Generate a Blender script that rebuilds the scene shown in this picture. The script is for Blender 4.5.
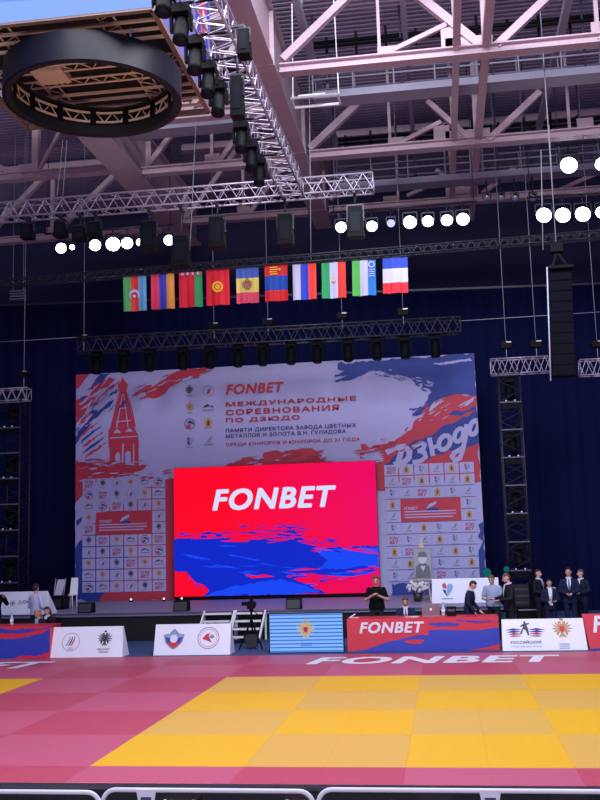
import bpy, bmesh, math, random
from mathutils import Vector, Matrix, noise
from mathutils.geometry import tessellate_polygon
random.seed(7)
for o in list(bpy.data.objects): bpy.data.objects.remove(o)
SC = bpy.context.scene
COL = SC.collection
V = Vector
PI = math.pi

# ------------------------------------------------------------------ camera
FPX, YAW, PITCH, ROLL, HC = 971.3, .1413, .1441, -.0283, 2.75
FW = V((-math.sin(YAW)*math.cos(PITCH), math.cos(YAW)*math.cos(PITCH), math.sin(PITCH)))
R0 = V((math.cos(YAW), math.sin(YAW), 0)); U0 = R0.cross(FW)
RT = math.cos(ROLL)*R0 + math.sin(ROLL)*U0
UP = RT.cross(FW)
cam_d = bpy.data.cameras.new('camera'); cam = bpy.data.objects.new('camera', cam_d); COL.objects.link(cam)
cam.matrix_world = Matrix((( RT.x, UP.x, -FW.x, 0), (RT.y, UP.y, -FW.y, 0), (RT.z, UP.z, -FW.z, HC), (0,0,0,1)))
cam_d.sensor_fit = 'VERTICAL'; cam_d.sensor_height = 24; cam_d.lens = 24*FPX/800
cam_d.clip_end = 300
SC.camera = cam
def ray(x, y): return FW*FPX + RT*(x-300) + UP*(400-y)
def at(x, y, Y):
    d = ray(x, y); p = d*(Y/d.y); p.z += HC; return p
def atz(x, y, z):
    d = ray(x, y); p = d*((z-HC)/d.z); p.z += HC; return p

# ------------------------------------------------------------------ exposure, world, big lights
SC.view_settings.view_transform = 'Standard'; SC.view_settings.look = 'None'
SC.view_settings.exposure = 0; SC.view_settings.gamma = 1; SC.view_settings.use_curve_mapping = False
SC.cycles.max_bounces = 6; SC.cycles.diffuse_bounces = 3
SC.cycles.sample_clamp_indirect = 3
w = bpy.data.worlds.new('hall_air'); SC.world = w; w.use_nodes = True
bg = w.node_tree.nodes['Background']; bg.inputs[0].default_value = (.16, .15, .42, 1); bg.inputs[1].default_value = .6
def area(name, loc, target, sx, sy, power, col):
    d = bpy.data.lights.new(name, 'AREA'); d.shape = 'RECTANGLE'; d.size = sx; d.size_y = sy; d.energy = power; d.color = col
    o = bpy.data.objects.new(name, d); COL.objects.link(o); o.location = loc
    o.rotation_euler = (V(target)-V(loc)).to_track_quat('-Z', 'Y').to_euler(); return o
area('mat_lamps', (-1, 11.5, 17), (-2, 19, 0), 14, 5, 2850, (.90, .93, 1.0))
area('stage_lamps', (-3, 15.5, 17), (-4, 27, 0), 12, 3, 2300, (.82, .87, 1.0))
area('roof_fill', (0, -8, 7), (-3, 24, 16), 16, 4, 1700, (.92, .82, 1.0))  # added fill from behind the camera, brightens roof steel and backdrop
area('floor_bounce_fill', (-4, 8.3, .06), (-4.2, 21, 15), 9, 2.5, 1050, (1, .80, .80))  # added unseen uplight standing in for warm bounce off the mats

# ------------------------------------------------------------------ materials
def lin(c): 
    c = c/255; return c/12.92 if c <= .04045 else ((c+.055)/1.055)**2.4
MATS = {}
def mat(name, rgb, rough=.6, metal=0, emit=0, var=.06, scale=6, bump=0, spec=.5, coat=0):
    if name in MATS: return MATS[name]
    m = bpy.data.materials.new(name); m.use_nodes = True; nt = m.node_tree; b = nt.nodes['Principled BSDF']
    c = tuple(lin(v) for v in rgb)+(1,)
    b.inputs['Roughness'].default_value = rough; b.inputs['Metallic'].default_value = metal
    b.inputs['Specular IOR Level'].default_value = spec
    if emit:
        b.inputs['Specular IOR Level'].default_value = 0
        b.inputs['Base Color'].default_value = (.01, .01, .01, 1)
        b.inputs['Emission Color'].default_value = c; b.inputs['Emission Strength'].default_value = emit
    else:
        tc = nt.nodes.new('ShaderNodeTexCoord'); n = nt.nodes.new('ShaderNodeTexNoise'); n.inputs['Scale'].default_value = scale
        n.inputs['Detail'].default_value = 4
        mx = nt.nodes.new('ShaderNodeMix'); mx.data_type = 'RGBA'
        mx.inputs[6].default_value = tuple(v*(1-var) for v in c[:3])+(1,); mx.inputs[7].default_value = tuple(min(1, v*(1+var)) for v in c[:3])+(1,)
        nt.links.new(tc.outputs['Object'], n.inputs['Vector']); nt.links.new(n.outputs[0], mx.inputs[0]); nt.links.new(mx.outputs[2], b.inputs['Base Color'])
        if bump:
            bp = nt.nodes.new('ShaderNodeBump'); bp.inputs['Strength'].default_value = bump; bp.inputs['Distance'].default_value = .01
            nt.links.new(n.outputs[0], bp.inputs['Height']); nt.links.new(bp.outputs[0], b.inputs['Normal'])
    MATS[name] = m; return m
M = mat
STEEL = M('painted_roof_steel', (190, 164, 176), .55, spec=.3)
STEEL2 = M('grey_roof_steel', (150, 145, 168), .55)
DECK = M('roof_deck', (160, 146, 176), .6)
DARKST = M('dark_catwalk_steel', (70, 64, 84), .6)
ALU = M('truss_aluminium', (178, 168, 188), .4, .5)
BLKAL = M('black_truss_paint', (50, 50, 64), .4, .3)
BLACK = M('black_plastic', (12, 12, 18), .6, spec=.12)
BLACK2 = M('black_rubber', (12, 12, 16), .7)
WHITE = M('white_board', (232, 236, 255), .45, var=.02)
WHITEP = M('white_powder_coat', (248, 248, 255), .3, var=.02)
CURT = M('navy_drape', (15, 20, 64), .9, bump=.2, spec=.1)
LAMP = M('lamp_glare', (255, 252, 255), emit=14)
LAMPD = M('lamp_dim', (190, 200, 255), emit=1.3)
TEAL = M('teal_lamp', (10, 130, 135), emit=.5)
CABLE = M('steel_cable', (150, 150, 165), .5)
RED = M('print_red', (196, 50, 72), .5, var=.03)
BLUE = M('print_blue', (40, 62, 170), .5, var=.03)
DKRED = M('letter_red', (170, 28, 58), .5, var=.02)
DKBLUE = M('letter_navy', (44, 50, 120), .5, var=.02)
INK = M('ink_dark', (66, 62, 84), .5, var=.02)
GOLD = M('ink_gold', (190, 150, 88), .5, var=.02)
GREY = M('ink_grey', (140, 142, 165), .5, var=.02)
SKYB = M('ink_skyblue', (120, 170, 215), .5, var=.02)
PWHITE = M('print_white', (224, 220, 240), .5, var=.02)
SKIN = M('skin', (214, 165, 148), .5, var=.05)
E_RED = M('screen_red', (252, 0, 52), emit=1.0); E_MAG = M('screen_magenta', (236, 0, 92), emit=1.0)
E_BLUE = M('screen_blue', (8, 38, 200), emit=1.0); E_BLUE2 = M('screen_bright_blue', (20, 70, 245), emit=1.0)
E_WHITE = M('screen_white', (214, 222, 255), emit=1.0)

# ------------------------------------------------------------------ mesh helper
class MB:
    def __init__(s): s.v = []; s.f = []; s.fm = []; s.ms = []; s.m = 0; s.smooth = False; s.sm = []
    def use(s, m):
        if m not in s.ms: s.ms.append(m)
        s.m = s.ms.index(m); return s
    def add(s, vs, fs, smooth=False):
        k = len(s.v); s.v += [V(p) for p in vs]
        for f in fs: s.f.append([i+k for i in f]); s.fm.append(s.m); s.sm.append(smooth)
        return s
    def box(s, c, d, ax=None):
        X, Y, Z = ax if ax else (V((1,0,0)), V((0,1,0)), V((0,0,1)))
        c = V(c); h = [V(X)*d[0]/2, V(Y)*d[1]/2, V(Z)*d[2]/2]
        vs = [c+h[0]*i+h[1]*j+h[2]*k for i in (-1,1) for j in (-1,1) for k in (-1,1)]
        return s.add(vs, [(0,1,3,2),(4,6,7,5),(0,4,5,1),(2,3,7,6),(0,2,6,4),(1,5,7,3)])
    def bar(s, p, q, w_, h_, up=(0,0,1)):
        p = V(p); q = V(q); d = (q-p); L = d.length; d.normalize()
        u = V(up); 
        if abs(d.dot(u)) > .98: u = V((0,1,0))
        x = d.cross(u).normalized(); z = x.cross(d)
        return s.box((p+q)/2, (w_, L, h_), (x, d, z))
    def tube(s, pts, r, n=8, cap=True):
        pts = [V(p) for p in pts]; rs = r if isinstance(r, (list, tuple)) else [r]*len(pts)
        d0 = (pts[1]-pts[0]).normalized(); u = V((0,0,1)) if abs(d0.z) < .9 else V((0,1,0))
        vs = []; 
        for i, p in enumerate(pts):
            d = (pts[min(i+1, len(pts)-1)]-pts[max(i-1, 0)]).normalized()
            x = d.cross(u).normalized(); z = x.cross(d).normalized()
            vs += [p+(x*math.cos(2*PI*k/n)+z*math.sin(2*PI*k/n))*rs[i] for k in range(n)]
        fs = [(i*n+k, i*n+(k+1) % n, (i+1)*n+(k+1) % n, (i+1)*n+k) for i in range(len(pts)-1) for k in range(n)]
        if cap: fs += [tuple(range(n-1, -1, -1)), tuple(range((len(pts)-1)*n, len(pts)*n))]
        return s.add(vs, fs, True)
    def loft(s, secs, n=16, smooth=True):
        # secs: (center, rx, ry) horizontal ellipses stacked
        vs = []
        for c, rx, ry in secs:
            c = V(c); vs += [c+V((rx*math.cos(2*PI*k/n), ry*math.sin(2*PI*k/n), 0)) for k in range(n)]
        fs = [(i*n+k, i*n+(k+1) % n, (i+1)*n+(k+1) % n, (i+1)*n+k) for i in range(len(secs)-1) for k in range(n)]
        fs += [tuple(range(n-1, -1, -1)), tuple(range((len(secs)-1)*n, len(secs)*n))]
        return s.add(vs, fs, smooth)
    def sphere(s, c, r, n=12, m_=8, ax=None):
        r = (r, r, r) if not isinstance(r, (tuple, list)) else r
        c = V(c); vs = [c+V((0,0,r[2]))]
        for i in range(1, m_):
            t = PI*i/m_
            for k in range(n): vs.append(c+V((r[0]*math.sin(t)*math.cos(2*PI*k/n), r[1]*math.sin(t)*math.sin(2*PI*k/n), r[2]*math.cos(t))))
        vs.append(c-V((0,0,r[2]))); L = len(vs)-1
        fs = [(0, 1+k, 1+(k+1) % n) for k in range(n)]
        for i in range(m_-2):
            a = 1+i*n
            fs += [(a+k, a+n+k, a+n+(k+1) % n, a+(k+1) % n) for k in range(n)]
        a = 1+(m_-2)*n; fs += [(a+k, L, a+(k+1) % n) for k in range(n)]
        return s.add(vs, fs, True)
    def capsule(s, p, q, r1, r2, n=12):
        p = V(p); q = V(q); d = q-p; L = max(d.length, 1e-4); d.normalize()
        pts = []; rs = []
        for i in range(4): t = PI/2*i/4; pts.append(p-d*r1*math.cos(t)*.999); rs.append(max(1e-4, r1*math.sin(t)))
        pts.append(p); rs.append(r1); pts.append(q); rs.append(r2)
        for i in range(1, 5): t = PI/2*i/4; pts.append(q+d*r2*math.sin(t)*.999); rs.append(max(1e-4, r2*math.cos(t)))
        return s.tube(pts, rs, n)
    def poly(s, pts):
        pts = [V(p) for p in pts]
        t = tessellate_polygon([pts])
        return s.add(pts, [tuple(x) for x in t])
    def prism(s, pts, d):
        pts = [V(p) for p in pts]; d = V(d); n = len(pts); t = tessellate_polygon([pts])
        return s.add(pts+[p+d for p in pts], [tuple(x) for x in t]+[tuple(i+n for i in reversed(x)) for x in t]+[(i, (i+1) % n, (i+1) % n+n, i+n) for i in range(n)])
    def build(s, name, m=None, parent=None, fix=True):
        me = bpy.data.meshes.new(name)
        o0 = V((0,0,0)); r = parent
        while r is not None: o0 = o0+r.location; r = r.parent
        me.from_pydata([p-o0 for p in s.v], [], s.f)
        if s.ms:
            for x in s.ms: me.materials.append(x)
            me.polygons.foreach_set('material_index', s.fm)
        elif m: me.materials.append(m)
        me.polygons.foreach_set('use_smooth', s.sm)
        if fix:
            b = bmesh.new(); b.from_mesh(me); bmesh.ops.recalc_face_normals(b, faces=b.faces); b.to_mesh(me); b.free()
        me.update()
        o = bpy.data.objects.new(name, me); COL.objects.link(o)
        if parent: o.parent = parent
        return o
def tag(o, label, cat, group=None, kind=None):
    if kind: o['kind'] = kind
    if label: o['label'] = label
    if cat: o['category'] = cat
    if group: o['group'] = group
    return o
def thing(name, label, cat, loc=(0,0,0), group=None):
    o = bpy.data.objects.new(name, None); COL.objects.link(o); o.location = loc; o.empty_display_size = .1
    return tag(o, label, cat, group)
def struct(o): o['kind'] = 'structure'; return o
def dup(root, loc, label=None, rot=None, group=None):
    r = root.copy(); COL.objects.link(r); r.location = loc
    if rot is not None: r.rotation_euler = rot
    if label: r['label'] = label
    if group: r['group'] = group
    for ch in list(root.children):
        c = ch.copy(); COL.objects.link(c); c.parent = r
        for g in list(ch.children):
            d = g.copy(); COL.objects.link(d); d.parent = c
    return r
TXT = {}
def text_mesh(st, shear=0, bold=0, spacing=1):
    key = (st, shear, bold, spacing)
    if key in TXT: return TXT[key]
    c = bpy.data.curves.new('t', 'FONT'); c.body = st; c.shear = shear; c.offset = bold; c.space_character = spacing; c.size = 1; c.resolution_u = 4
    o = bpy.data.objects.new('t', c); COL.objects.link(o)
    dg = bpy.context.evaluated_depsgraph_get(); me = bpy.data.meshes.new_from_object(o.evaluated_get(dg))
    vs = [tuple(v.co) for v in me.vertices]; fs = [tuple(p.vertices) for p in me.polygons]
    bpy.data.objects.remove(o); bpy.data.curves.remove(c); bpy.data.meshes.remove(me)
    x0 = min(v[0] for v in vs); x1 = max(v[0] for v in vs); y0 = min(v[1] for v in vs); y1 = max(v[1] for v in vs)
    TXT[key] = ([((v[0]-x0)/(x1-x0), (v[1]-y0)/(y1-y0)) for v in vs], fs); return TXT[key]

def crosses(P):
    n = len(P)
    def o(a, b, c): return (b[0]-a[0])*(c[1]-a[1])-(b[1]-a[1])*(c[0]-a[0])
    for i in range(n):
        a, b = P[i], P[(i+1) % n]
        for j in range(i+2, n):
            if i == 0 and j == n-1: continue
            c, d = P[j], P[(j+1) % n]
            if max(a[0], b[0]) < min(c[0], d[0]) or max(c[0], d[0]) < min(a[0], b[0]): continue
            if o(a, b, c)*o(a, b, d) < 0 and o(c, d, a)*o(c, d, b) < 0: return True
    return False
class Plane:
    """a flat face in the hall: origin, unit axes u (right), v (up), n (towards the viewer)"""
    def __init__(s, O, U, Vv): s.O = V(O); s.U = V(U).normalized(); s.Vv = V(Vv).normalized(); s.N = s.U.cross(s.Vv).normalized()
    def uv(s, x, y):
        d = ray(x, y); c = V((0,0,HC)); t = (s.O-c).dot(s.N)/d.dot(s.N); p = c+d*t-s.O
        return p.dot(s.U), p.dot(s.Vv)
    def p(s, u, v, n=0): return s.O+s.U*u+s.Vv*v+s.N*n
    def poly(s, mb, px, n, m, rough=0, seed=0, raw=False):
        pts = px if raw else [s.uv(*q) for q in px]
        base = pts; tries = 0
        while rough and tries < 8:
            tries += 1; out = []; pts = base
            for i in range(len(pts)):
                a = V((*pts[i], 0)); b = V((*pts[(i+1) % len(pts)], 0)); L = (b-a).length; k = max(1, int(L/(rough*1.3)))
                d = (b-a); nn = V((-d.y, d.x, 0)).normalized() if L > 0 else V()
                for j in range(k):
                    q = a+d*j/k
                    if j: q += nn*rough*.8*noise.noise(V((q.x*2.2, q.y*2.2, seed)))+nn*rough*random.uniform(-.35, .35)
                    out.append((min(max(q.x, 0), s.W), min(max(q.y, 0), s.H)) if hasattr(s, 'W') else (q.x, q.y))
            pts = out
            if not crosses(out): break
            rough *= .6; pts = base
        mb.use(m).poly([s.p(u, v, n) for u, v in pts])
    def text(s, mb, st, bl, tr, n, m, shear=0, bold=.0, spacing=1, raw=False):
        """fit text into the box from its lower-left to its upper-right corner"""
        a = bl if raw else s.uv(*bl); b = tr if raw else s.uv(*tr)
        vs, fs = text_mesh(st, shear, 0, spacing)
        H_ = b[1]-a[1]; k = bold*H_; a = (a[0]+k, a[1]+k*.8); b = (b[0]-k, b[1]-k*.8); i = 0
        for dx, dy in ([(0, 0)] if bold < .005 else [(0, 0), (1, 0), (-1, 0), (0, .8), (0, -.8), (.8, .7), (-.8, .7), (.8, -.7), (-.8, -.7)]):
            mb.use(m).add([s.p(a[0]+(b[0]-a[0])*x+dx*k, a[1]+(b[1]-a[1])*y+dy*k, n+.0003*i) for x, y in vs], fs); i += 1
    # ---- little emblems, centre (u,v) and size in metres
    def pg(s, mb, c, k, pts, n, m): mb.use(m).poly([s.p(c[0]+x*k, c[1]+y*k, n) for x, y in pts])
    def disc(s, mb, c, r, n, m, seg=20, sy=1): s.pg(mb, c, r, [(math.cos(2*PI*i/seg), sy*math.sin(2*PI*i/seg)) for i in range(seg)], n, m)
    def ring(s, mb, c, r, w_, n, m, seg=24):
        vs = []; fs = []
        for i in range(seg):
            a = 2*PI*i/seg
            vs += [s.p(c[0]+math.cos(a)*r, c[1]+math.sin(a)*r, n), s.p(c[0]+math.cos(a)*(r-w_), c[1]+math.sin(a)*(r-w_), n)]
        fs = [(2*i, (2*i+2) % (2*seg), (2*i+3) % (2*seg), 2*i+1) for i in range(seg)]
        mb.use(m).add(vs, fs)
    def rect(s, mb, c, w_, h_, n, m): s.pg(mb, c, 1, [(-w_/2, -h_/2), (w_/2, -h_/2), (w_/2, h_/2), (-w_/2, h_/2)], n, m)
    def eagle(s, mb, c, k, n, m, shield=None):
        for sg in (-1, 1):
            for q in range(6):
                a = math.radians(78-24*q); L = (.36, .42, .44, .42, .36, .26)[q]; dx, dy = math.cos(a), math.sin(a); x0, y0 = .12, .1-.035*q; w_ = .04
                s.pg(mb, c, k, [(sg*(x0-dy*w_*.5), y0+dx*w_*.5), (sg*(x0+dx*L*.6-dy*w_), y0+dy*L*.6+dx*w_), (sg*(x0+dx*L), y0+dy*L), (sg*(x0+dx*L*.6+dy*w_), y0+dy*L*.6-dx*w_), (sg*(x0+dy*w_*.5), y0-dx*w_*.5)], n+.0002*q, m)
            s.pg(mb, c, k, [(sg*.02, .18), (sg*.12, .2), (sg*.1, .3), (sg*.2, .33), (sg*.1, .42), (sg*.02, .34)], n, m)
            s.pg(mb, c, k, [(sg*.05, -.2), (sg*.2, -.42), (sg*.1, -.44), (sg*.02, -.3)], n, m); s.pg(mb, c, k, [(sg*.1, -.1), (sg*.3, -.28), (sg*.22, -.34)], n, m)
        s.pg(mb, c, k, [(0, .26), (.13, .16), (.14, -.05), (.06, -.25), (0, -.5), (-.06, -.25), (-.14, -.05), (-.13, .16)], n+.0015, m)
        s.pg(mb, c, k, [(-.07, .44), (.07, .44), (.1, .54), (0, .58), (-.1, .54)], n, m)
        if shield: s.pg(mb, c, k, [(-.12, .14), (.12, .14), (.12, -.06), (0, -.18), (-.12, -.06)], n+.003, shield)
    def icon(s, mb, kind, c, k, n):
        if kind == 'F':
            s.text(mb, 'FON', (c[0]-.42*k, c[1]+.03*k), (c[0]+.42*k, c[1]+.33*k), n, DKRED, .2, .03, raw=True)
            s.text(mb, 'BET', (c[0]-.42*k, c[1]-.33*k), (c[0]+.42*k, c[1]-.03*k), n, DKRED, .2, .03, raw=True)
        elif kind == 'E': s.eagle(mb, (c[0], c[1]+.08*k), .62*k, n, INK); s.rect(mb, (c[0], c[1]-.36*k), .5*k, .07*k, n, GREY)
        elif kind == 'G': s.eagle(mb, (c[0], c[1]+.08*k), .62*k, n, GOLD, RED); s.rect(mb, (c[0], c[1]-.36*k), .4*k, .06*k, n, GREY)
        elif kind == 'J':
            s.ring(mb, c, .4*k, .04*k, n, GREY)
            for dx, m in ((-.1, SKYB), (0, INK), (.1, RED)): s.pg(mb, (c[0]+dx*k, c[1]), k, [(-.1, -.2), (-.03, -.2), (.1, .12), (.08, .22), (-.02, .05)], n, m)
        elif kind == 'M':
            s.pg(mb, (c[0], c[1]+.08*k), k, [(-.45, -.1), (-.25, .12), (-.12, .0), (.0, .2), (.15, .02), (.25, .12), (.45, -.1), (.25, -.02), (.0, .05), (-.25, -.02)], n, INK); s.rect(mb, (c[0], c[1]-.16*k), .84*k, .1*k, n, GREY)
        elif kind == 'C':
            s.ring(mb, c, .4*k, .05*k, n, INK); s.pg(mb, c, k, [(-.28, -.1), (0, .0), (.1, -.25), (-.15, -.3)], n, RED); s.pg(mb, c, k, [(-.25, .1), (.0, .25), (.28, .1), (.3, -.05), (.05, .05)], n, DKBLUE)
        elif kind == 'S':
            s.pg(mb, c, k, [(-.24, -.36), (.24, -.36), (.26, .2), (.14, .24), (.12, .38), (-.12, .38), (-.14, .24), (-.26, .2)], n, GOLD); s.pg(mb, c, k, [(-.08, -.2), (.08, -.2), (.1, .1), (0, .2), (-.1, .1)], n+.002, INK)
        elif kind == 'H':
            s.pg(mb, (c[0], c[1]+.05*k), k, [(0, -.34), (.2, -.12), (.3, .1), (.24, .26), (.1, .28), (0, .18)], n, SKYB); s.pg(mb, (c[0], c[1]+.05*k), k, [(0, -.34), (-.18, -.1), (-.2, .02), (-.04, -.04)], n, DKBLUE)
            s.pg(mb, (c[0], c[1]+.05*k), k, [(-.2, .08), (-.02, .02), (-.02, .2), (-.1, .34), (-.22, .24)], n, RED); s.rect(mb, (c[0], c[1]-.4*k), .55*k, .05*k, n, GREY)
        elif kind == 'R':
            s.pg(mb, c, k, [(-.3, -.14), (-.05, .02), (.05, .3), (.14, .22), (.3, .26), (.16, .1), (.1, -.1), (-.1, -.08)], n, GREY); s.pg(mb, c, k, [(-.05, .08), (.1, .34), (.3, .38), (.1, .2)], n+.001, SKYB); s.rect(mb, (c[0], c[1]-.26*k), .6*k, .1*k, n, GREY)

# ================================================================== the hall itself
mb = MB(); mb.box((-4, 18, -.14), (50, 50, .2)); o = struct(mb.build('floor', M('dark_hall_floor', (10, 11, 18), .7, spec=.1))); 
mb = MB()
for k in range(130):
    y = 12+k*.24
    mb.add([(-26, y, 18.6), (14, y, 18.6), (14, y+.1, 18.6), (-26, y+.1, 18.6), (14, y+.14, 18.72), (-26, y+.14, 18.72), (14, y+.2, 18.72), (-26, y+.2, 18.72), (14, y+.24, 18.6), (-26, y+.24, 18.6)], [(0,1,2,3),(3,2,4,5),(5,4,6,7),(7,6,8,9)])
mb.box((-6, 27.5, 18.85), (40, 32, .1))
struct(mb.build('ceiling', DECK))
mb = MB(); mb.box((-6, 43, 9), (44, .3, 20)); struct(mb.build('wall_back', M('dark_wall_panel', (36, 36, 78), .8)))

# drape behind the stage
mb = MB(); n = 420
top = lambda x: 12.35-.028*(x+6)
vs = []
for i in range(n+1):
    x = -24+38*i/n; y = 37+.05*math.sin(i*1.05)+.04*math.sin(i*.37+1)
    vs += [(x, y, -.04), (x, y, top(x)), (x, y+.06, top(x)), (x, y+.06, -.04)]
fs = []
for i in range(n): a = 4*i; fs += [(a, a+4, a+5, a+1), (a+1, a+5, a+6, a+2), (a+2, a+6, a+7, a+3)]
mb.add(vs, fs, True)
t = thing('backdrop_curtain', 'tall navy pleated curtain hanging across the hall behind the stage', 'curtain', (-5, 37, -.04))
mb.build('drape', CURT, t, fix=False)
mb = MB(); mb.bar((-24, 37, top(-24)+.05), (14, 37, top(14)+.05), .08, .08); mb.build('curtain_rail', BLKAL, t)

# ------------------------------------------------------------------ roof steel
def gusset(mb, p, w_, h_, y): mb.box((p.x, y, p.z), (w_, .06, h_))
t = thing('roof_girder', 'broad pink-lit box girder running into the hall right of the scoreboard', 'girder', (-4.1, 28, 15))
a0, a1, b0, b1 = V((-4.42, 17, 15)), V((-3.76, 17, 15)), V((-4.44, 37, 15)), V((-3.77, 37, 15))
mb = MB(); mb.prism([a0, a1, b1, b0], (0, 0, .06)); mb.build('bottom_flange', STEEL, t)
mb = MB(); mb.box((-4.1, 27, 15.85), (.42, 20, 1.6)); mb.build('web', STEEL, t)
mb = MB(); mb.box((-4.1, 27, 16.68), (.66, 20, .06)); mb.build('top_flange', STEEL, t)
for y in (18.4, 23.6, 29.5, 35): 
    mb = MB(); mb.box((-4.1, y, 15.83), (.64, .05, 1.56)); mb.box((-4.1, y, 15.02), (.72, .5, .08)); mb.build('stiffener', STEEL, t)
t = thing('roof_girder', 'wide grey-pink box girder behind the black hanging ring', 'girder', (-9.85, 28, 15))
mb = MB(); mb.box((-9.85, 29, 15.03), (1.0, 18, .06)); mb.build('bottom_flange', STEEL, t)
mb = MB(); mb.box((-9.85, 29, 15.85), (.6, 18, 1.6)); mb.build('web', STEEL, t)
mb = MB(); mb.box((-9.85, 29, 16.68), (1.0, 18, .06)); mb.build('top_flange', STEEL, t)
for y in (26, 31, 36): 
    mb = MB(); mb.box((-9.85, y, 15.83), (.96, .05, 1.56)); mb.build('stiffener', STEEL, t)

def roof_truss(label, Y, xa, xb, nodes, diags, posts, zc=15, dz=.24, w_=.2, ztop=18.1, slope=0, split=True):
    t = thing('roof_truss', label, 'roof truss', ((xa+xb)/2, Y, zc))
    sl = lambda x: slope*(x-xa)
    mb = MB(); mb.bar((xa, Y, zc+.02), (xb, Y+.001, zc+.02+sl(xb)), .34, .04); mb.bar((xa, Y, zc+.12), (xb, Y, zc+.12+sl(xb)), .08, .2); mb.bar((xa, Y, zc+.24), (xb, Y, zc+.24+sl(xb)), .34, .04); mb.build('bottom_chord', STEEL, t)
    mb = MB(); mb.bar((xa, Y, ztop), (xb, Y, ztop), .25, .25); mb.build('top_chord', STEEL, t)
    for x, gw, gh in nodes: 
        mb = MB(); mb.box((x, Y, zc+.26+gh/2+sl(x)), (gw, .05, gh)); mb.build('gusset_plate', STEEL, t)
    for (p, q, ww) in diags: 
        mb = MB(); mb.bar((p[0], Y, p[1]), (q[0], Y, q[1]), ww, ww, (0, 1, 0)); mb.build('diagonal', STEEL, t)
    for (x, ww) in posts: 
        mb = MB(); mb.bar((x, Y, zc+.2), (x, Y, ztop), ww, ww); mb.build('post', STEEL, t)
    return t
def pz(x, y, Y): p = at(x, y, Y); return (p.x, p.z)
Y1 = 24.0
roof_truss('nearest roof truss with its chord crossing right of the broad girder', Y1, -3.7, 9.5,
    [(pz(387, 50, Y1)[0], .5, .25), (pz(468, 46, Y1)[0], 1.15, .3), (pz(600, 40, Y1)[0], .4, .35), (pz(450, 25, Y1)[0], .5, .6)],
    [(pz(283, 60, Y1), pz(353, -8, Y1), .2), (pz(394, 50, Y1), pz(446, 25, Y1), .12), (pz(415, -6, Y1), pz(480, 46, Y1), .22), (pz(497, 46, Y1), pz(560, -14, Y1), .2), (pz(600, 42, Y1), pz(660, -20, Y1), .2)],
    [(pz(379, 40, Y1)[0], .08), (pz(487, 40, Y1)[0], .26), (pz(598, 40, Y1)[0], .1)])
Y2 = 29.9
roof_truss('middle roof truss crossing above the white lamps right of the broad girder', Y2, -3.7, 11,
    [(pz(396, 143, Y2)[0], .5, .25), (pz(468, 141, Y2)[0], 1.4, .3), (pz(586, 136, Y2)[0], .5, .35), (pz(441, 124, Y2)[0], .5, .5)],
    [(pz(310, 149, Y2), pz(358, 104, Y2), .22), (pz(400, 143, Y2), pz(441, 122, Y2), .13), (pz(427, 101, Y2), pz(472, 141, Y2), .16), (pz(488, 141, Y2), pz(540, 92, Y2), .2), (pz(583, 137, Y2), pz(612, 120, Y2), .13)],
    [(pz(390, 140, Y2)[0], .09), (pz(478, 140, Y2)[0], .24), (pz(570, 137, Y2)[0], .09)])
Y3 = 35.3
roof_truss('farthest roof truss just above the row of white lamps', Y3, -3.7, 12,
    [(pz(390, 196, Y3)[0], .5, .25), (pz(462, 193, Y3)[0], 1.2, .4)],
    [(pz(330, 200, Y3), pz(360, 172, Y3), .18), (pz(407, 196, Y3), pz(445, 178, Y3), .13), (pz(436, 170, Y3), pz(470, 194, Y3), .15), (pz(482, 194, Y3), pz(515, 168, Y3), .18), (pz(560, 190, Y3), pz(600, 172, Y3), .14)],
    [(pz(398, 196, Y3)[0], .1), (pz(474, 194, Y3)[0], .2)])
roof_truss('roof truss bay between the two box girders above the lamp row', 30.1, -9.4, -4.5, [(-7, .5, .3)], [((-9.3, 15.2), (-7.2, 17.9), .16), ((-6.8, 15.2), (-4.8, 17.9), .16)], [(-7, .1)])
roof_truss('roof truss bay between the two box girders half behind the ring', 26.2, -9.4, -4.5, [(-7, .5, .3)], [((-9.3, 15.2), (-7.2, 17.9), .16), ((-6.8, 15.2), (-4.8, 17.9), .16)], [(-7, .1)])
roof_truss('far roof truss bay between the two box girders', 35.3, -9.4, -4.5, [(-7, .5, .3)], [((-9.3, 15.2), (-7.2, 17.9), .16), ((-6.8, 15.2), (-4.8, 17.9), .16)], [(-7, .1)])
roof_truss('roof truss at the left edge under the hanging ring', 29.6, -19, -10.4, [(-13.3, .5, .3)], [(pz(-14, 162, 29.6), pz(24, 178, 29.6), .18), (pz(38, 172, 29.6), pz(66, 120, 29.6), .1)], [(pz(36, 170, 29.6)[0], .22)])
roof_truss('far roof truss at the left edge, dim behind the lamp row', 36, -22, -10.4, [(-15, .5, .3)], [((-18, 15.2), (-15.2, 17.9), .2), ((-15, 15.2), (-12, 17.9), .2)], [(-15, .15)])
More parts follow.
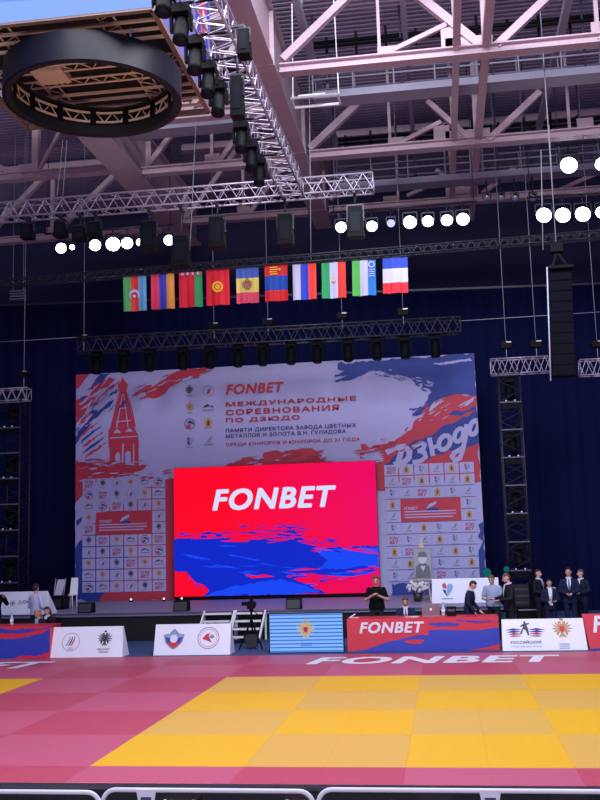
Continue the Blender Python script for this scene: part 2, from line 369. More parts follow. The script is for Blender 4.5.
# longitudinal ties and purlins
k = 0
for px, lab, ww, m in ((455, 'second pale roof tie running away just left of the first pale one', .18, STEEL), (485, 'pale roof tie running away between the right-hand trusses', .22, STEEL), (404, 'slim blue-grey roof tie left of the pale one', .14, STEEL2), (575, 'blue-grey roof tie near the right edge of the roof', .2, STEEL2), (300, 'blue-grey roof tie close beside the broad girder', .2, STEEL2)):
    p = at(px, 25, 24); 
    zt = 15.3 if m is STEEL and ww > .15 else 16.7
    mb = MB(); mb.bar((p.x, 20, zt), (p.x, 38, zt), ww, .2)
    for y in (24, 30, 35): mb.bar((p.x, y, zt), (p.x, y+1.2, 18.5), .1, .1)
    tag(mb.build('roof_tie', m), lab, 'roof tie')
def catwalk(label, Y, xa, xb, z):
    t = thing('catwalk', label, 'catwalk', ((xa+xb)/2, Y, z))
    mb = MB(); mb.box(((xa+xb)/2, Y, z), (xb-xa, .7, .06)); mb.build('deck', STEEL2, t)
    mb = MB(); mb.bar((xa, Y-.36, z+.06), (xb, Y-.36, z+.06), .04, .22); mb.build('toe_board', STEEL2, t)
    for s in (-.35, .35):
        mb = MB()
        for h in (.55, 1.05): mb.tube([(xa, Y+s, z+h), (xb, Y+s, z+h)], .03, 6)
        n_ = int((xb-xa)/1.2)
        for i in range(n_+1): x = xa+(xb-xa)*i/n_; mb.tube([(x, Y+s, z), (x, Y+s, z+1.05)], .025, 6)
        mb.build('railing', STEEL2, t)
    n_ = int((xb-xa)/2.4)
    for i in range(n_+1): x = xa+(xb-xa)*i/n_; mb = MB(); mb.tube([(x, Y, z), (x, Y, 18.6)], .03, 6); mb.build('hanger', DARKST, t)
    mb = MB(); mb.tube([(xa, Y+.2, z+2.0), (xb, Y+.2, z+2.0)], .07, 8); mb.tube([(xa, Y-.1, z+1.7), (xb, Y-.1, z+1.7)], .05, 8)
    for i in range(int((xb-xa)/.9)): x = xa+.4+i*.9; mb.box((x, Y+.2, z+1.9), (.08, .08, .5+.2*(i % 3)))
    mb.build('service_pipe', BLACK, t)
catwalk('catwalk with pale railing between the nearest and middle trusses', 27.4, -3.2, 10, 15.75)
catwalk('far dim catwalk between the middle and farthest trusses', 33.0, -3.2, 11, 15.0)
catwalk('dim catwalk between the two box girders', 28.2, -9.3, -4.6, 15.6)
# lit white frame under the catwalk
p = at(316, 101, 25.6)
t = thing('ceiling_light', 'white framed light box glowing beside the broad girder', 'ceiling light', p)
mb = MB()
for s in (-1, 1): mb.bar(p+V((-.65, s*.3, 0)), p+V((.65, s*.3, 0)), .05, .07); mb.bar(p+V((s*.65, -.3, 0)), p+V((s*.65, .3, 0)), .05, .07)
for s in (-1, 1): mb.bar(p+V((s*.65, 0, 0)), p+V((s*.6, 0, 3.0)), .03, .03)
mb.build('frame', WHITEP, t)
mb = MB(); mb.box(p+V((-.1, -.1, .12)), (.75, .12, .05)); mb.build('tube', M('cool_tube', (225, 240, 240), emit=1.6), t)

# ================================================================== scoreboard cube and the black ring
CX0, CX1, CY0, CY1, CZ = -8.75, -4.6, 15.35, 19.55, 12.0
t = thing('scoreboard', 'hanging video cube with glowing blue screens, top left', 'scoreboard', (-6.7, 17.4, CZ))
mb = MB(); mb.box(((CX0+CX1)/2, (CY0+CY1)/2, CZ+2.0), (CX1-CX0-.3, CY1-CY0-.3, 3.4)); mb.build('body', BLACK2, t)
TAN = M('tan_steel', (212, 182, 158), .5)  # tan is the steel's own colour, even all over
mb = MB()
for z in (CZ+.06,):
    mb.bar((CX0, CY0, z), (CX1, CY0, z), .1, .1); mb.bar((CX0, CY1, z), (CX1, CY1, z), .1, .1); mb.bar((CX0, CY0, z), (CX0, CY1, z), .1, .1); mb.bar((CX1, CY0, z), (CX1, CY1, z), .1, .1)
mb.build('base_frame', M('frame_bronze', (120, 96, 92), .5), t)
for y in [CY0+.2+.3*k for k in range(4)]+[CY1-.2-.32*k for k in range(4)]:
    mb = MB(); mb.bar((CX0+.05, y, CZ+.14), (CX1-.05, y, CZ+.14), .05, .05); mb.build('cross_beam', TAN, t)
for x in (-5.6, -7.6):
    mb = MB()
    for s in (-.15, .15): mb.tube([(x+s, CY0+.1, CZ+.22), (x+s, CY1-.1, CZ+.22)], .022, 6)
    for i in range(20): y = CY0+.1+i*.2; mb.tube([(x-.15*(-1)**i, y, CZ+.22), (x+.15*(-1)**i, y+.2, CZ+.22)], .014, 5)
    mb.build('underside_truss', TAN, t)
for y in (17.35, 17.95):
    mb = MB()
    for s in (-.13, .13): mb.tube([(CX0+.1, y+s, CZ+.2), (CX1-.1, y+s, CZ+.2)], .022, 6)
    for i in range(20): x = CX0+.1+i*.198; mb.tube([(x, y-.13*(-1)**i, CZ+.2), (x+.198, y+.13*(-1)**i, CZ+.2)], .014, 5)
    mb.build('underside_truss', TAN, t)
mb = MB(); p = at(52, 68, 17.6); mb.box(p, (.62, .55, .42)); mb.box(p+V((.55, .1, .1)), (.4, .3, .2)); mb.bar(p+V((-.2, 0, .2)), (p.x-.2, p.y, CZ+.2), .05, .05); mb.bar(p+V((.2, 0, .2)), (p.x+.2, p.y, CZ+.2), .05, .05)
mb.build('winch_box', TAN, t)
pf = Plane((CX0, CY0-.04, CZ), (1,0,0), (0,0,1))
mb = MB(); W_ = CX1-CX0
mb.use(BLACK).box(((CX0+CX1)/2, CY0-.0, CZ+1.75), (W_, .06, 3.4))
pf.poly(mb, [(0, .05), (W_, .05), (W_, 3.4), (0, 3.4)], .01, M('screen_pale_blue', (112, 158, 246), emit=1.0), raw=True)
pf.poly(mb, [(0, .05), (W_, .05), (W_, .35), (0, .5)], .014, M('screen_paler_blue', (140, 178, 250), emit=1.0), raw=True)
for (u0, u1, v0, v1) in ((1.55, 2.72, .52, .55), (1.55, 2.72, 1.4, 1.43), (2.69, 2.72, .52, 1.4), (1.55, 1.58, .52, 1.4)):
    pf.poly(mb, [(u0, v0), (u1, v0), (u1, v1), (u0, v1)], .02, M('screen_line_navy', (30, 60, 170), emit=.8), raw=True)
mb.build('front_screen', None, t, fix=False)
ps = Plane((CX1+.04, CY0, CZ), (0,1,0), (0,0,1)); D_ = CY1-CY0
mb = MB(); mb.use(BLACK).box((CX1, (CY0+CY1)/2, CZ+1.75), (.06, D_, 3.4))
ps.poly(mb, [(0, .1), (D_, .1), (D_, 3.4), (0, 3.4)], .01, M('screen_lavender', (140, 136, 244), emit=.9), raw=True)
ps.poly(mb, [(2.9, .9), (4.1, .7), (4.1, 3.3), (3.0, 3.2)], .014, M('screen_deep_blue', (60, 90, 235), emit=.9), .12, 3, raw=True)
ps.poly(mb, [(3.2, 1.2), (3.7, 1.3), (3.9, 2.2), (3.5, 2.6), (3.2, 2.0)], .018, M('screen_soft_red', (225, 70, 110), emit=.9), .1, 5, raw=True)
ps.poly(mb, [(3.4, 1.7), (4.0, 1.6), (3.9, 2.0), (3.5, 2.1)], .022, M('screen_pale', (230, 220, 255), emit=.9), .08, 6, raw=True)
mb.build('side_screen', None, t, fix=False)
for x in (CX0+.5, CX1-.5):
    for y in (CY0+.5, CY1-.5):
        mb = MB(); mb.tube([(x, y, CZ+3.6), (x, y, 18.6)], .03, 6); mb.build('suspension_cable', CABLE, t)

# ring
RZ = 11.3
pn, pfar = atz(88, 57, RZ), atz(88, 140, RZ); pl, pr = atz(-5, 95, RZ), atz(180, 95, RZ)
RC = V(((pl.x+pr.x)/2, (pn.y+pfar.y)/2, RZ)); RR = ((pr.x-pl.x)+(pfar.y-pn.y))/4; RH = .56
t = thing('lighting_ring', 'large black circular ring hanging under the scoreboard', 'ring', RC)
def band(mb, r0, r1, z0, z1, n=72, a0=0, a1=2*PI):
    vs = []; full = abs(a1-a0-2*PI) < 1e-6; N = n if full else n+1
    for i in range(N):
        a = a0+(a1-a0)*i/n; c, s_ = math.cos(a), math.sin(a)
        vs += [(RC.x+c*r0, RC.y+s_*r0, z0), (RC.x+c*r1, RC.y+s_*r1, z0), (RC.x+c*r1, RC.y+s_*r1, z1), (RC.x+c*r0, RC.y+s_*r0, z1)]
    fs = []
    for i in range(n):
        a = 4*i; b = 4*((i+1) % N); fs += [(a+j, b+j, b+(j+1) % 4, a+(j+1) % 4) for j in range(4)]
    mb.add(vs, fs, False)
mb = MB(); band(mb, RR-.05, RR, RZ, RZ+RH, 160); o = mb.build('outer_band', M('ring_satin_black', (13, 15, 30), .4, spec=.35), t)
mb = MB(); band(mb, RR-.16, RR-.051, RZ, RZ+.2); mb.build('inner_band', BLACK2, t)
mb = MB(); band(mb, RR-.2, RR-.05, RZ+RH, RZ+RH+.03); mb.build('top_lip', BLACK2, t)
for z in (RZ+.27, RZ+.47):
    mb = MB(); band(mb, RR-.15, RR-.11, z, z+.035); mb.build('hoop', TAN, t)
mb = MB()
for i in range(60):
    a, b = 2*PI*i/60, 2*PI*(i+1)/60; r = RR-.13; z0, z1 = (RZ+.28, RZ+.49) if i % 2 else (RZ+.49, RZ+.28)
    mb.tube([(RC.x+r*math.cos(a), RC.y+r*math.sin(a), z0), (RC.x+r*math.cos(b), RC.y+r*math.sin(b), z1)], .012, 5)
mb.build('hoop_lacing', TAN, t)
for i in range(14):
    a = 2*PI*(i+.3)/14; r = RR-.17
    mb = MB(); d = V((math.cos(a), math.sin(a), 0)); mb.box(RC+d*r+V((0, 0, .36)), (.03, .12, .34), (d, V((-d.y, d.x, 0)), V((0,0,1)))); mb.build('strut', BLACK, t)
for i in range(4):
    a = PI/4+i*PI/2; mb = MB(); q = RC+V((math.cos(a), math.sin(a), 0))*(RR-.13); mb.tube([q+V((0,0,RH)), (q.x, q.y, CZ+.1)], .02, 6); mb.build('suspension_cable', CABLE, t)

# ================================================================== lighting trusses
def truss(label, p, q, w_, h_, m, bays=None, up=(0,0,1), r=.028, name='lighting_truss', cat='lighting truss', lr=.014, tri=False):
    p, q = V(p), V(q); d = (q-p); L = d.length; d.normalize(); up = V(up); x = d.cross(up).normalized(); z = x.cross(d).normalized()
    t = thing(name, label, cat, (p+q)/2)
    cs = [(-w_/2, 0), (w_/2, 0), (0, h_)] if tri else [(-w_/2, 0), (w_/2, 0), (w_/2, h_), (-w_/2, h_)]
    P = lambda c, s_: p+d*s_+x*c[0]+z*c[1]
    for c in cs:
        mb = MB(); mb.tube([P(c, 0), P(c, L)], r, 8); mb.build('chord', m, t)
    bays = bays or max(2, int(L/(h_*.9))); mb = MB(); nC = len(cs)
    for i in range(bays):
        s0, s1 = L*i/bays, L*(i+1)/bays; sm = (s0+s1)/2
        for j in range(nC):
            a, b = cs[j], cs[(j+1) % nC]
            mb.tube([P(a, s0), P(b, sm)], lr, 5, False); mb.tube([P(b, sm), P(a, s1)], lr, 5, False)
    for s0 in (0, L):
        for j in range(nC): mb.tube([P(cs[j], s0), P(cs[(j+1) % nC], s0)], lr, 5)
    mb.build('lacing', m, t)
    return t
TZ = 11.55
tx = truss('pale aluminium truss crossing in front of the lamps above the flags', (-12.4, 24, TZ+.05), (-1.35, 24, TZ+.05), .42, .42, ALU, 22)
ty = truss('pale aluminium truss running away towards the stage carrying moving heads', (-3.6, 11.5, TZ), (-3.42, 23.75, TZ), .56, .42, ALU, 24)
fa, fb = at(-10, 288, 26), at(610, 238, 26)
truss('long thin black truss from which the flags hang', fa, fb, .22, .2, BLKAL, 60, r=.022, lr=.01)
la, lb = at(80, 353, 32), at(461, 333, 32)
truss('black double truss hung above the printed backdrop', la, lb, .5, .5, BLKAL, 26)
def short_truss(label, pa, pb, Y, h_): return truss(label, at(*pa, Y), at(*pb, Y), .4, h_, ALU, 5, r=.02)
short_truss('short truss on top of the right-hand fixture tower', (491, 375), (551, 372), 32, .5)
short_truss('short truss cut off by the right edge', (580, 376), (640, 373), 32, .5)
short_truss('short truss on top of the left-hand fixture tower', (-20, 403), (29, 400), 32, .42)

# fixtures -----------------------------------------------------------------
def make_mover(label, cat='stage light', group=None, loc=(0,0,0), s=1.0, m=BLACK, tilt=.25, arm=0):
    t = thing('moving_head_light', label, cat, loc, group); L = V(loc)
    mb = MB(); mb.box(L+V((0, 0, -.1*s)), (.36*s, .3*s, .18*s)); mb.box(L+V((0, 0, .0*s)), (.1*s, .08*s, .14*s)); mb.build('base', m, t)
    for q in (-1, 1):
        mb = MB(); mb.prism([L+V((q*.2*s-.025*s, -.08*s, -.19*s)), L+V((q*.2*s-.025*s, .08*s, -.19*s)), L+V((q*.2*s-.025*s, .06*s, -.55*s)), L+V((q*.2*s-.025*s, -.06*s, -.55*s))], (.05*s, 0, 0)); mb.build('yoke_arm', m, t)
    if arm: mb = MB(); mb.tube([L+V((-.06, 0, .05)), L+V((arm, 0, .05))], .025, 6); mb.build('clamp_arm', m, t)
    c = L+V((0, 0, -.5*s)); d = V((0, -math.sin(tilt), -math.cos(tilt)))
    mb = MB(); mb.tube([c-d*.3*s, c-d*.24*s, c-d*.02*s, c+d*.2*s, c+d*.3*s], [.08*s, .14*s, .16*s, .15*s, .165*s], 16); h = mb.build('head', m, t)
    mb = MB(); mb.tube([c+d*.301*s, c+d*.315*s], [.13*s, .12*s], 16); mb.build('lens', M('dark_lens', (18, 20, 34), .5, 0, spec=.12), h)
    return t
first = None
where = ['hanging from the running truss, nearest the camera', 'hanging second along the running truss', 'hanging third along the running truss', 'hanging fourth along the running truss', 'hanging fifth along the running truss', 'hanging sixth along the running truss', 'hanging seventh along the running truss', 'hanging last on the running truss at the crossing truss']
for i, (px, py, s) in enumerate(((164, -24, 1), (181, 6, 1), (195, 38, 1), (208, 63, 1), (218, 83, 1), (241, 122, 1), (251, 142, 1), (259, 158, 1))):
    p = atz(px, py, TZ-.04)
    lab = 'black moving head light '+where[i]
    if not first: first = make_mover(lab, group='moving heads on the running truss', loc=p, s=.82, arm=.55)
    else: dup(first, p, lab)
def hung_box(name, label, cat, px, py, Y, w_, d_, h_, m=BLACK, group=None, reach=None):
    p = at(px, py, Y); t = thing(name, label, cat, p, group)
    mb = MB(); mb.prism([p+V((-w_/2, -d_/2, -h_)), p+V((w_/2, -d_/2, -h_)), p+V((w_/2*.8, -d_/2, -.05)), p+V((-w_/2*.8, -d_/2, -.05))], (0, d_, 0)); mb.build('body', m, t)
    mb = MB(); mb.bar(p+V((-w_*.5, 0, -h_*.5)), p+V((-w_*.5, 0, .02)), .03, .05); mb.bar(p+V((w_*.5, 0, -h_*.5)), p+V((w_*.5, 0, .02)), .03, .05); mb.bar(p+V((-w_*.5, 0, .02)), p+V((w_*.5, 0, .02)), .05, .04); mb.tube([p+V((0, .05, .0)), V((p.x, p.y+.05, max(p.z+.1, TZ+.1)))], .025, 6); zt = max(p.z+.1, TZ)+.01
    mb.box((p.x, p.y+.05, TZ-.01), (.06, .56, .05)) if reach is None else mb.bar((p.x, p.y+.05, zt), (reach, p.y+.05, zt), .05, .05)
    mb.build('bracket', BLKAL, t)
    mb = MB(); mb.box(p+V((0, -d_/2-.006, -h_*.55)), (w_*.6, .012, h_*.6)); mb.build('front_lens', M('dark_lens', (18, 20, 34), .5, 0, spec=.12), t)
    return t
hung_box('followspot_light', 'big black spotlight hanging halfway along the running truss, seen from the front', 'stage light', 237, 76, 16.3, .24, .26, .8, reach=-3.5)
hung_box('followspot_light', 'black loudspeaker-like light between running truss and broad girder', 'stage light', 244, 30, 15.6, .22, .3, .5, reach=-3.5)
for px, py, Y, lab in ((28, 226, 24, 'small black stage light at the far left of the crossing truss'), (61, 224, 24, 'black stage light hanging over the leftmost glaring lamp'), (80, 228, 24, 'black stage light hanging second from left over the lamp row'), (95, 224, 24, 'black stage light hanging between the glaring lamps on the left')):
    hung_box('stage_light', lab, 'stage light', px, py-2, Y, .34, .3, .42)
hung_box('stage_light', 'large black stage light covering a lamp left of the red and green flag', 'stage light', 149, 222, 24, .42, .4, .8)
hung_box('stage_light', 'large black angled stage light directly over the red and green flag', 'stage light', 181, 236, 24, .46, .4, .85)
hung_box('stage_light', 'black moving light under the crossing truss above the red flag with yellow sun', 'stage light', 217, 217, 24, .42, .35, .85)
hung_box('stage_light', 'black moving light under the crossing truss above the red and blue flag', 'stage light', 285, 214, 24, .42, .35, .85)
hung_box('stage_light', 'black moving light beside the right lamp row above the white-blue-red flag', 'stage light', 355, 206, 24, .42, .35, .85)
mf = None
for i, px in enumerate((98, 126, 153, 187, 215, 243, 268, 296, 322, 352, 380, 407, 436)):
    q = la.lerp(lb, (px-80)/381); lab = 'dark moving head light, %s under the black double truss over the backdrop' % ('leftmost', 'second from left', 'third from left', 'fourth from left', 'fifth from left', 'sixth from left', 'middle one', 'sixth from right', 'fifth from right', 'fourth from right', 'third from right', 'second from right', 'rightmost')[i]
    if not mf: mf = make_mover(lab, group='moving heads over the backdrop', loc=q, s=.95, m=M('matt_black', (8, 9, 16), .7, spec=.1))
    else: dup(mf, q, lab)

# glaring arena floodlights ---------------------------------------------------
def flood(px, py, Y, label, r=.26, on=LAMP, group=None, ztop=None):
    r *= .88; p = at(px, py, Y); t = thing('floodlight', label, 'floodlight', p, group)
    d = (V((-2, 14, 0))-p).normalized()
    mb = MB(); mb.tube([p-d*.32, p-d*.25, p-d*.05, p+d*.02], [.06, r*.6, r*.95, r*1.05], 20); mb.build('reflector', BLACK, t)
    mb = MB(); mb.tube([p+d*.021, p+d*.05], [r, r*.96], 24); mb.build('lens', on, t)
    mb = MB(); 
    for s in (-1, 1): mb.bar(p+V((s*r*1.1, 0, 0)), p+V((s*r*1.1, 0, r*1.5)), .03, .05)
    mb.bar(p+V((-r*1.1, 0, r*1.5)), p+V((r*1.1, 0, r*1.5)), .05, .04); mb.tube([p+V((0, 0, r*1.5)), V((p.x, p.y, max(p.z+r*1.5+.05, ztop or 0)))], .025, 6); mb.build('bracket', BLKAL, t)
    return t
left = ['glaring white floodlight lowest and leftmost of the left row', 'small half-hidden floodlight second in the left row', 'glaring white floodlight third in the left row', 'largest glaring floodlight in the middle of the left row', 'glaring white floodlight right of the largest in the left row', 'floodlight half hidden behind a big black stage light', 'glaring floodlight at the right end of the left row']
for (px, py, r), lab in zip(((61, 248, .2), (72, 247, .1), (95, 245, .22), (113, 244, .27), (127, 243, .22), (140, 242, .14), (169, 240, .2)), left): flood(px, py, 31, lab, r, LAMP, None, 13.52)
right = ['glaring floodlight at the left end of the middle row', 'second glaring floodlight in the middle row', 'dim bluish floodlight in the middle row', 'glaring floodlight right of the dim bluish one', 'floodlight fifth in the middle row', 'floodlight sixth in the middle row', 'floodlight at the right end of the middle row']
for (px, py, r), lab in zip(((341, 227, .2), (372, 226, .2), (391, 223, .15), (410, 222, .24), (428, 221, .21), (447, 220, .21), (463, 219, .23)), right): flood(px, py, 31, lab, r, LAMPD if lab.startswith('dim') else LAMP, None, 13.52)
for (px, py, r), lab in zip(((544, 215, .27), (563, 215, .27), (583, 214, .27), (602, 212, .22), (569, 165, .3), (602, 164, .24)), ['leftmost glaring floodlight of the right row', 'middle glaring floodlight of the right row', 'glaring floodlight third in the right row', 'floodlight of the right row cut by the edge', 'single glaring floodlight high above the right row', 'high floodlight cut by the right edge']): flood(px, py, 31, lab, r, LAMP, None, 15.2 if 'high' in lab else 13.52)
for xa, xb, z, lab in ((-13.2, -8.6, 13.55, 'dark pipe carrying the left row of floodlights'), (-3.2, 1.6, 13.55, 'dark pipe carrying the middle row of floodlights'), (3.2, 8.2, 13.55, 'dark pipe carrying the right row of floodlights'), (4.2, 8.7, 15.25, 'dark pipe carrying the two high floodlights at right')):
    t = thing('lamp_rail', lab, 'pipe', ((xa+xb)/2, 31, z)); mb = MB(); mb.tube([(xa, 31, z), (xb, 31, z)], .04, 8); mb.build('pipe', BLKAL, t)
    for x in (xa+.1, xb-.1): mb = MB(); mb.tube([(x, 31, z), (x, 31, 18.65)], .015, 6); mb.build('drop_rod', BLKAL, t)
for px, lab in ((487, 'unlit round lamp left of its small row under the far truss'), (501, 'unlit small lamp second under the far truss'), (515, 'unlit small lamp third under the far truss'), (533, 'unlit wide lamp at the right of the small row')): flood(px, 198, 33, lab, .14, M('lamp_off', (150, 150, 180), .15, .3), None, 15.0)

# fixture towers -----------------------------------------------------------
def tower(label, side, px0, px1, ybase, ytop, Y):
    a = at((px0[1]+px1[1])/2, ybase, Y); b = at((px0[0]+px1[0])/2, ytop, Y)
    w_ = abs(at(px1[0], ytop, Y).x-at(px0[0], ytop, Y).x); x = (a.x+b.x)/2
    t = truss(label, (x, Y+w_/2, -.04), (x, Y+w_/2, b.z), w_, w_, M('tower_black', (26, 26, 36), .5), 12, up=(0,-1,0), name='fixture_tower', cat='tower', r=.03, lr=.01)
    mb = MB(); mb.box((x, Y, 0.03), (w_*1.5, w_*1.6, .14)); mb.build('base_plate', BLACK, t)
    H = b.z; n = 8; mv = None; ORD = ('topmost', 'second from top', 'third from top', 'lowest')
    for i in range(n):
        z = H-.15-(H-.9)*i/n
        mb = MB(); mb.bar((x-w_/2, Y-w_/2-.03, z), (x+w_/2, Y-w_/2-.03, z), .04, .04); mb.build('cross_bar', M('bar_grey', (92, 90, 110), .4), t)
        if i % 2 == 0:
            g = 'moving heads on the %s tower' % side; lab = '%s black moving head light inside the %s tower' % (ORD[i//2], side)
            q = (x, Y-.08, z-.04)
            if not mv: mv = make_mover(lab, group=g, loc=q, s=.9, tilt=.5)
            else: dup(mv, q, lab)
        else:
            q = V((x, Y-w_/2-.03, z-.14)); tt = thing('blinder_light', '%s black two-lamp blinder bar on the %s tower' % (ORD[i//2], side), 'stage light', q, 'blinder bars on the %s tower' % side)
            mb = MB(); mb.box(q, (w_*.8, .12, .16)); mb.build('housing', BLACK, tt)
            for s in (-.14, .14): mb = MB(); mb.sphere(q+V((s, -.03, .18)), .03, 8, 6); mb.build('glint_bead', WHITEP, tt)  # white beads stand in for small glints along the bar
    return t
tower('black truss tower of stage lights right of the printed backdrop', 'right', (498, 511), (519, 533), 618, 372, 32)
tower('black truss tower of stage lights at the left edge', 'left', (3, 1), (25, 23), 605, 400, 32)

p = at(18, 295.5, 33); t = thing('louvre_unit', 'small grey slatted unit hanging at far left below the long black truss', 'unit', p)
for k in range(4): mb = MB(); mb.box(p+V((0, 0, -.15+.1*k)), (.56, .2, .05)); mb.build('slat', M('louvre_grey', (96, 92, 120), .5), t)
mb = MB()
for q in (-.2, .2): mb.tube([p+V((q, 0, -.17)), V((p.x+q, p.y, 18.65))], .012, 5)
mb.build('hanger', CABLE, t)
# chain hoists and cables ---------------------------------------------------
def hoist(px, py, Y, label):
    p = at(px, py, Y); t = thing('chain_hoist', label, 'hoist', p)
    mb = MB(); mb.box(p, (.34, .24, .22)); mb.tube([p+V((-.22, 0, .02)), p+V((.22, 0, .02))], .09, 10); mb.build('motor', BLACK, t)
    mb = MB(); mb.box(p+V((.08, -.13, .07)), (.16, .03, .035)); mb.build('cover_plate', ALU, t)
    mb = MB(); mb.tube([p+V((0, 0, -.08)), p+V((0, 0, -.45))], .015, 5); mb.build('hook_chain', CABLE, t)
    mb = MB(); mb.tube([p+V((0, 0, .1)), V((p.x+(.0), p.y, 18.6))], .012, 5); mb.build('lifting_chain', CABLE, t)
for px, py, Y, lab in ((84, 338, 32, 'chain hoist at the left end of the black double truss'), (214, 326, 32, 'chain hoist on the black double truss below the red flag with yellow sun'), (268, 322, 32, 'chain hoist on the black double truss below the red and blue flag'), (342, 316, 32, 'chain hoist on the black double truss below the green, white and red flag'), (403, 312, 32, 'chain hoist on the black double truss below the blue, white and red flag'), (506, 345, 32, 'left chain hoist above the right-hand tower'), (536, 344, 32, 'right chain hoist above the right-hand tower'), (597, 344, 32, 'chain hoist cut off at the right edge'), (24, 374, 32, 'chain hoist above the left-hand tower')): hoist(px, py, Y, lab)
def cable(px0, py0, px1, py1, Y, label, r=.012):
    a, b = at(px0, py0, Y), at(px1, py1, Y); mb = MB(); mb.tube([a, b], r, 5); o = mb.build('hanging_cable', CABLE, None); tag(o, label, 'cable')
for c in ((0, 342, 82, 337, 32, 'thin cable running level to the left end of the black double truss'), (459, 321, 600, 312, 32, 'thin cable running level from the right end of the black double truss'),
          (63, 140, 56, 206, 24, 'left of two thin cables between ring and crossing truss'), (67, 140, 62, 206, 24, 'right of two thin cables between ring and crossing truss'),
          (196, 120, 189, 271, 25.98, 'thin cable down to the red and green flag'), (309, 60, 311, 262, 25.98, 'thin cable beside the broad girder down to the flag truss'),
          (549, 125, 556, 248, 25.2, 'thick pale cable holding the hanging speaker column'), (541, 150, 543, 250, 25.4, 'thin cable left of the hanging speaker column')): cable(*c)

# hanging speaker column -----------------------------------------------------
YA = 25.0
tp, bt = at(560, 271, YA), at(563.5, 377, YA)
t = thing('line_array', 'tall black hanging speaker column on the right', 'speaker', tp)
n = 10; up_ = (tp-bt).normalized(); w_ = .56; H = (tp-bt).length
for i in range(n):
    c = bt+up_*H*(i+.5)/n; cy = .12*math.sin(i/n*2.2)
    mb = MB(); mb.prism([c+V((-w_/2, -.22+cy, -H/n*.48)), c+V((-w_/2, -.22+cy, H/n*.48)), c+V((-w_/2, .28+cy, H/n*.4)), c+V((-w_/2, .28+cy, -H/n*.4))], (w_, 0, 0)); b = mb.build('speaker_cabinet', M('cabinet_black', (12, 11, 22), .8, spec=.08), t)
    mb = MB(); mb.box(c+V((0, -.226+cy, 0)), (w_*.9, .01, H/n*.84)); mb.build('grille', M('array_grille', (14, 13, 26), .8, spec=.08, bump=.4, scale=80), b)
mb = MB(); mb.box(tp+V((0, 0, .06)), (.62, .5, .08)); mb.bar(tp+V((-.2, 0, .1)), tp+V((-.06, 0, .5)), .06, .06); mb.bar(tp+V((.2, 0, .1)), tp+V((-.04, 0, .5)), .06, .06); mb.box(tp+V((-.05, 0, .62)), (.3, .22, .24)); mb.build('fly_frame', BLACK, t)
mb = MB(); mb.tube([tp+V((-.05, 0, .7)), (tp.x-.05, tp.y, 18.65)], .014, 6); mb.build('lifting_chain', CABLE, t)
mb = MB(); mb.tube([tp+V((-.33, -.1, .1)), bt+V((-.33, -.1, -.1))], .02, 6); mb.build('cable_run', M('pale_cable', (190, 190, 215), .5), t)

# ================================================================== flags
def FC(n, rgb): return M('flag_'+n, rgb, .7, var=.03)
fl_defs = [
 ((123, 277, 146, 311), 'v', [('green', (92, 196, 112)), ('orange_red', (226, 66, 62)), ('light_blue', (96, 172, 226))], 'flag of green, red and light blue upright stripes with white crescent', 'crescent'),
 ((151, 274.5, 174, 309), 'v', [('pink_red', (228, 56, 96)), ('indigo', (62, 70, 196)), ('amber', (244, 164, 74))], 'flag of red, blue and orange upright stripes', None),
 ((179, 273, 202, 307), 'w', [('scarlet', (226, 30, 56)), ('mid_green', (52, 172, 104))], 'red flag with a green right-hand stripe and pale patterned top edge', 'band'),
 ((206, 270, 229, 305), 'h', [('crimson', (226, 24, 44))], 'plain red flag with a yellow sun', 'sun'),
 ((236, 268, 258.5, 303), 'h', [('steel_blue', (66, 96, 190)), ('pale_yellow', (236, 214, 108)), ('rose', (224, 74, 104))], 'flag of blue, yellow and pink bands with central emblem', 'arms'),
 ((264.5, 265.5, 287.5, 301), 'h', [('red', (224, 34, 44)), ('blue', (30, 78, 186)), ('red', (224, 34, 44))], 'red flag with blue middle band and yellow marks', 'marks'),
 ((292.5, 264.5, 316, 299.5), 'v', [('white', (206, 206, 240)), ('royal', (44, 66, 200)), ('vermilion', (240, 64, 54))], 'flag of white, blue and red upright stripes', None),
 ((321.5, 263, 345.5, 298), 'v', [('sea_green', (36, 168, 98)), ('white', (206, 206, 240)), ('vermilion', (240, 64, 54))], 'flag of green, white and red upright stripes', 'dot'),
 ((352, 261, 375.5, 295.5), 'v', [('leaf_green', (88, 192, 84)), ('white', (206, 206, 240)), ('azure', (36, 130, 216))], 'flag of green, white and bright blue upright stripes with crescent', 'moon'),
 ((382.5, 258.5, 407.5, 293), 'h', [('cobalt', (40, 72, 196)), ('white', (206, 206, 240)), ('bright_red', (230, 34, 56))], 'flag of blue, white and red level bands at the right end', None)]
FY = 25.95
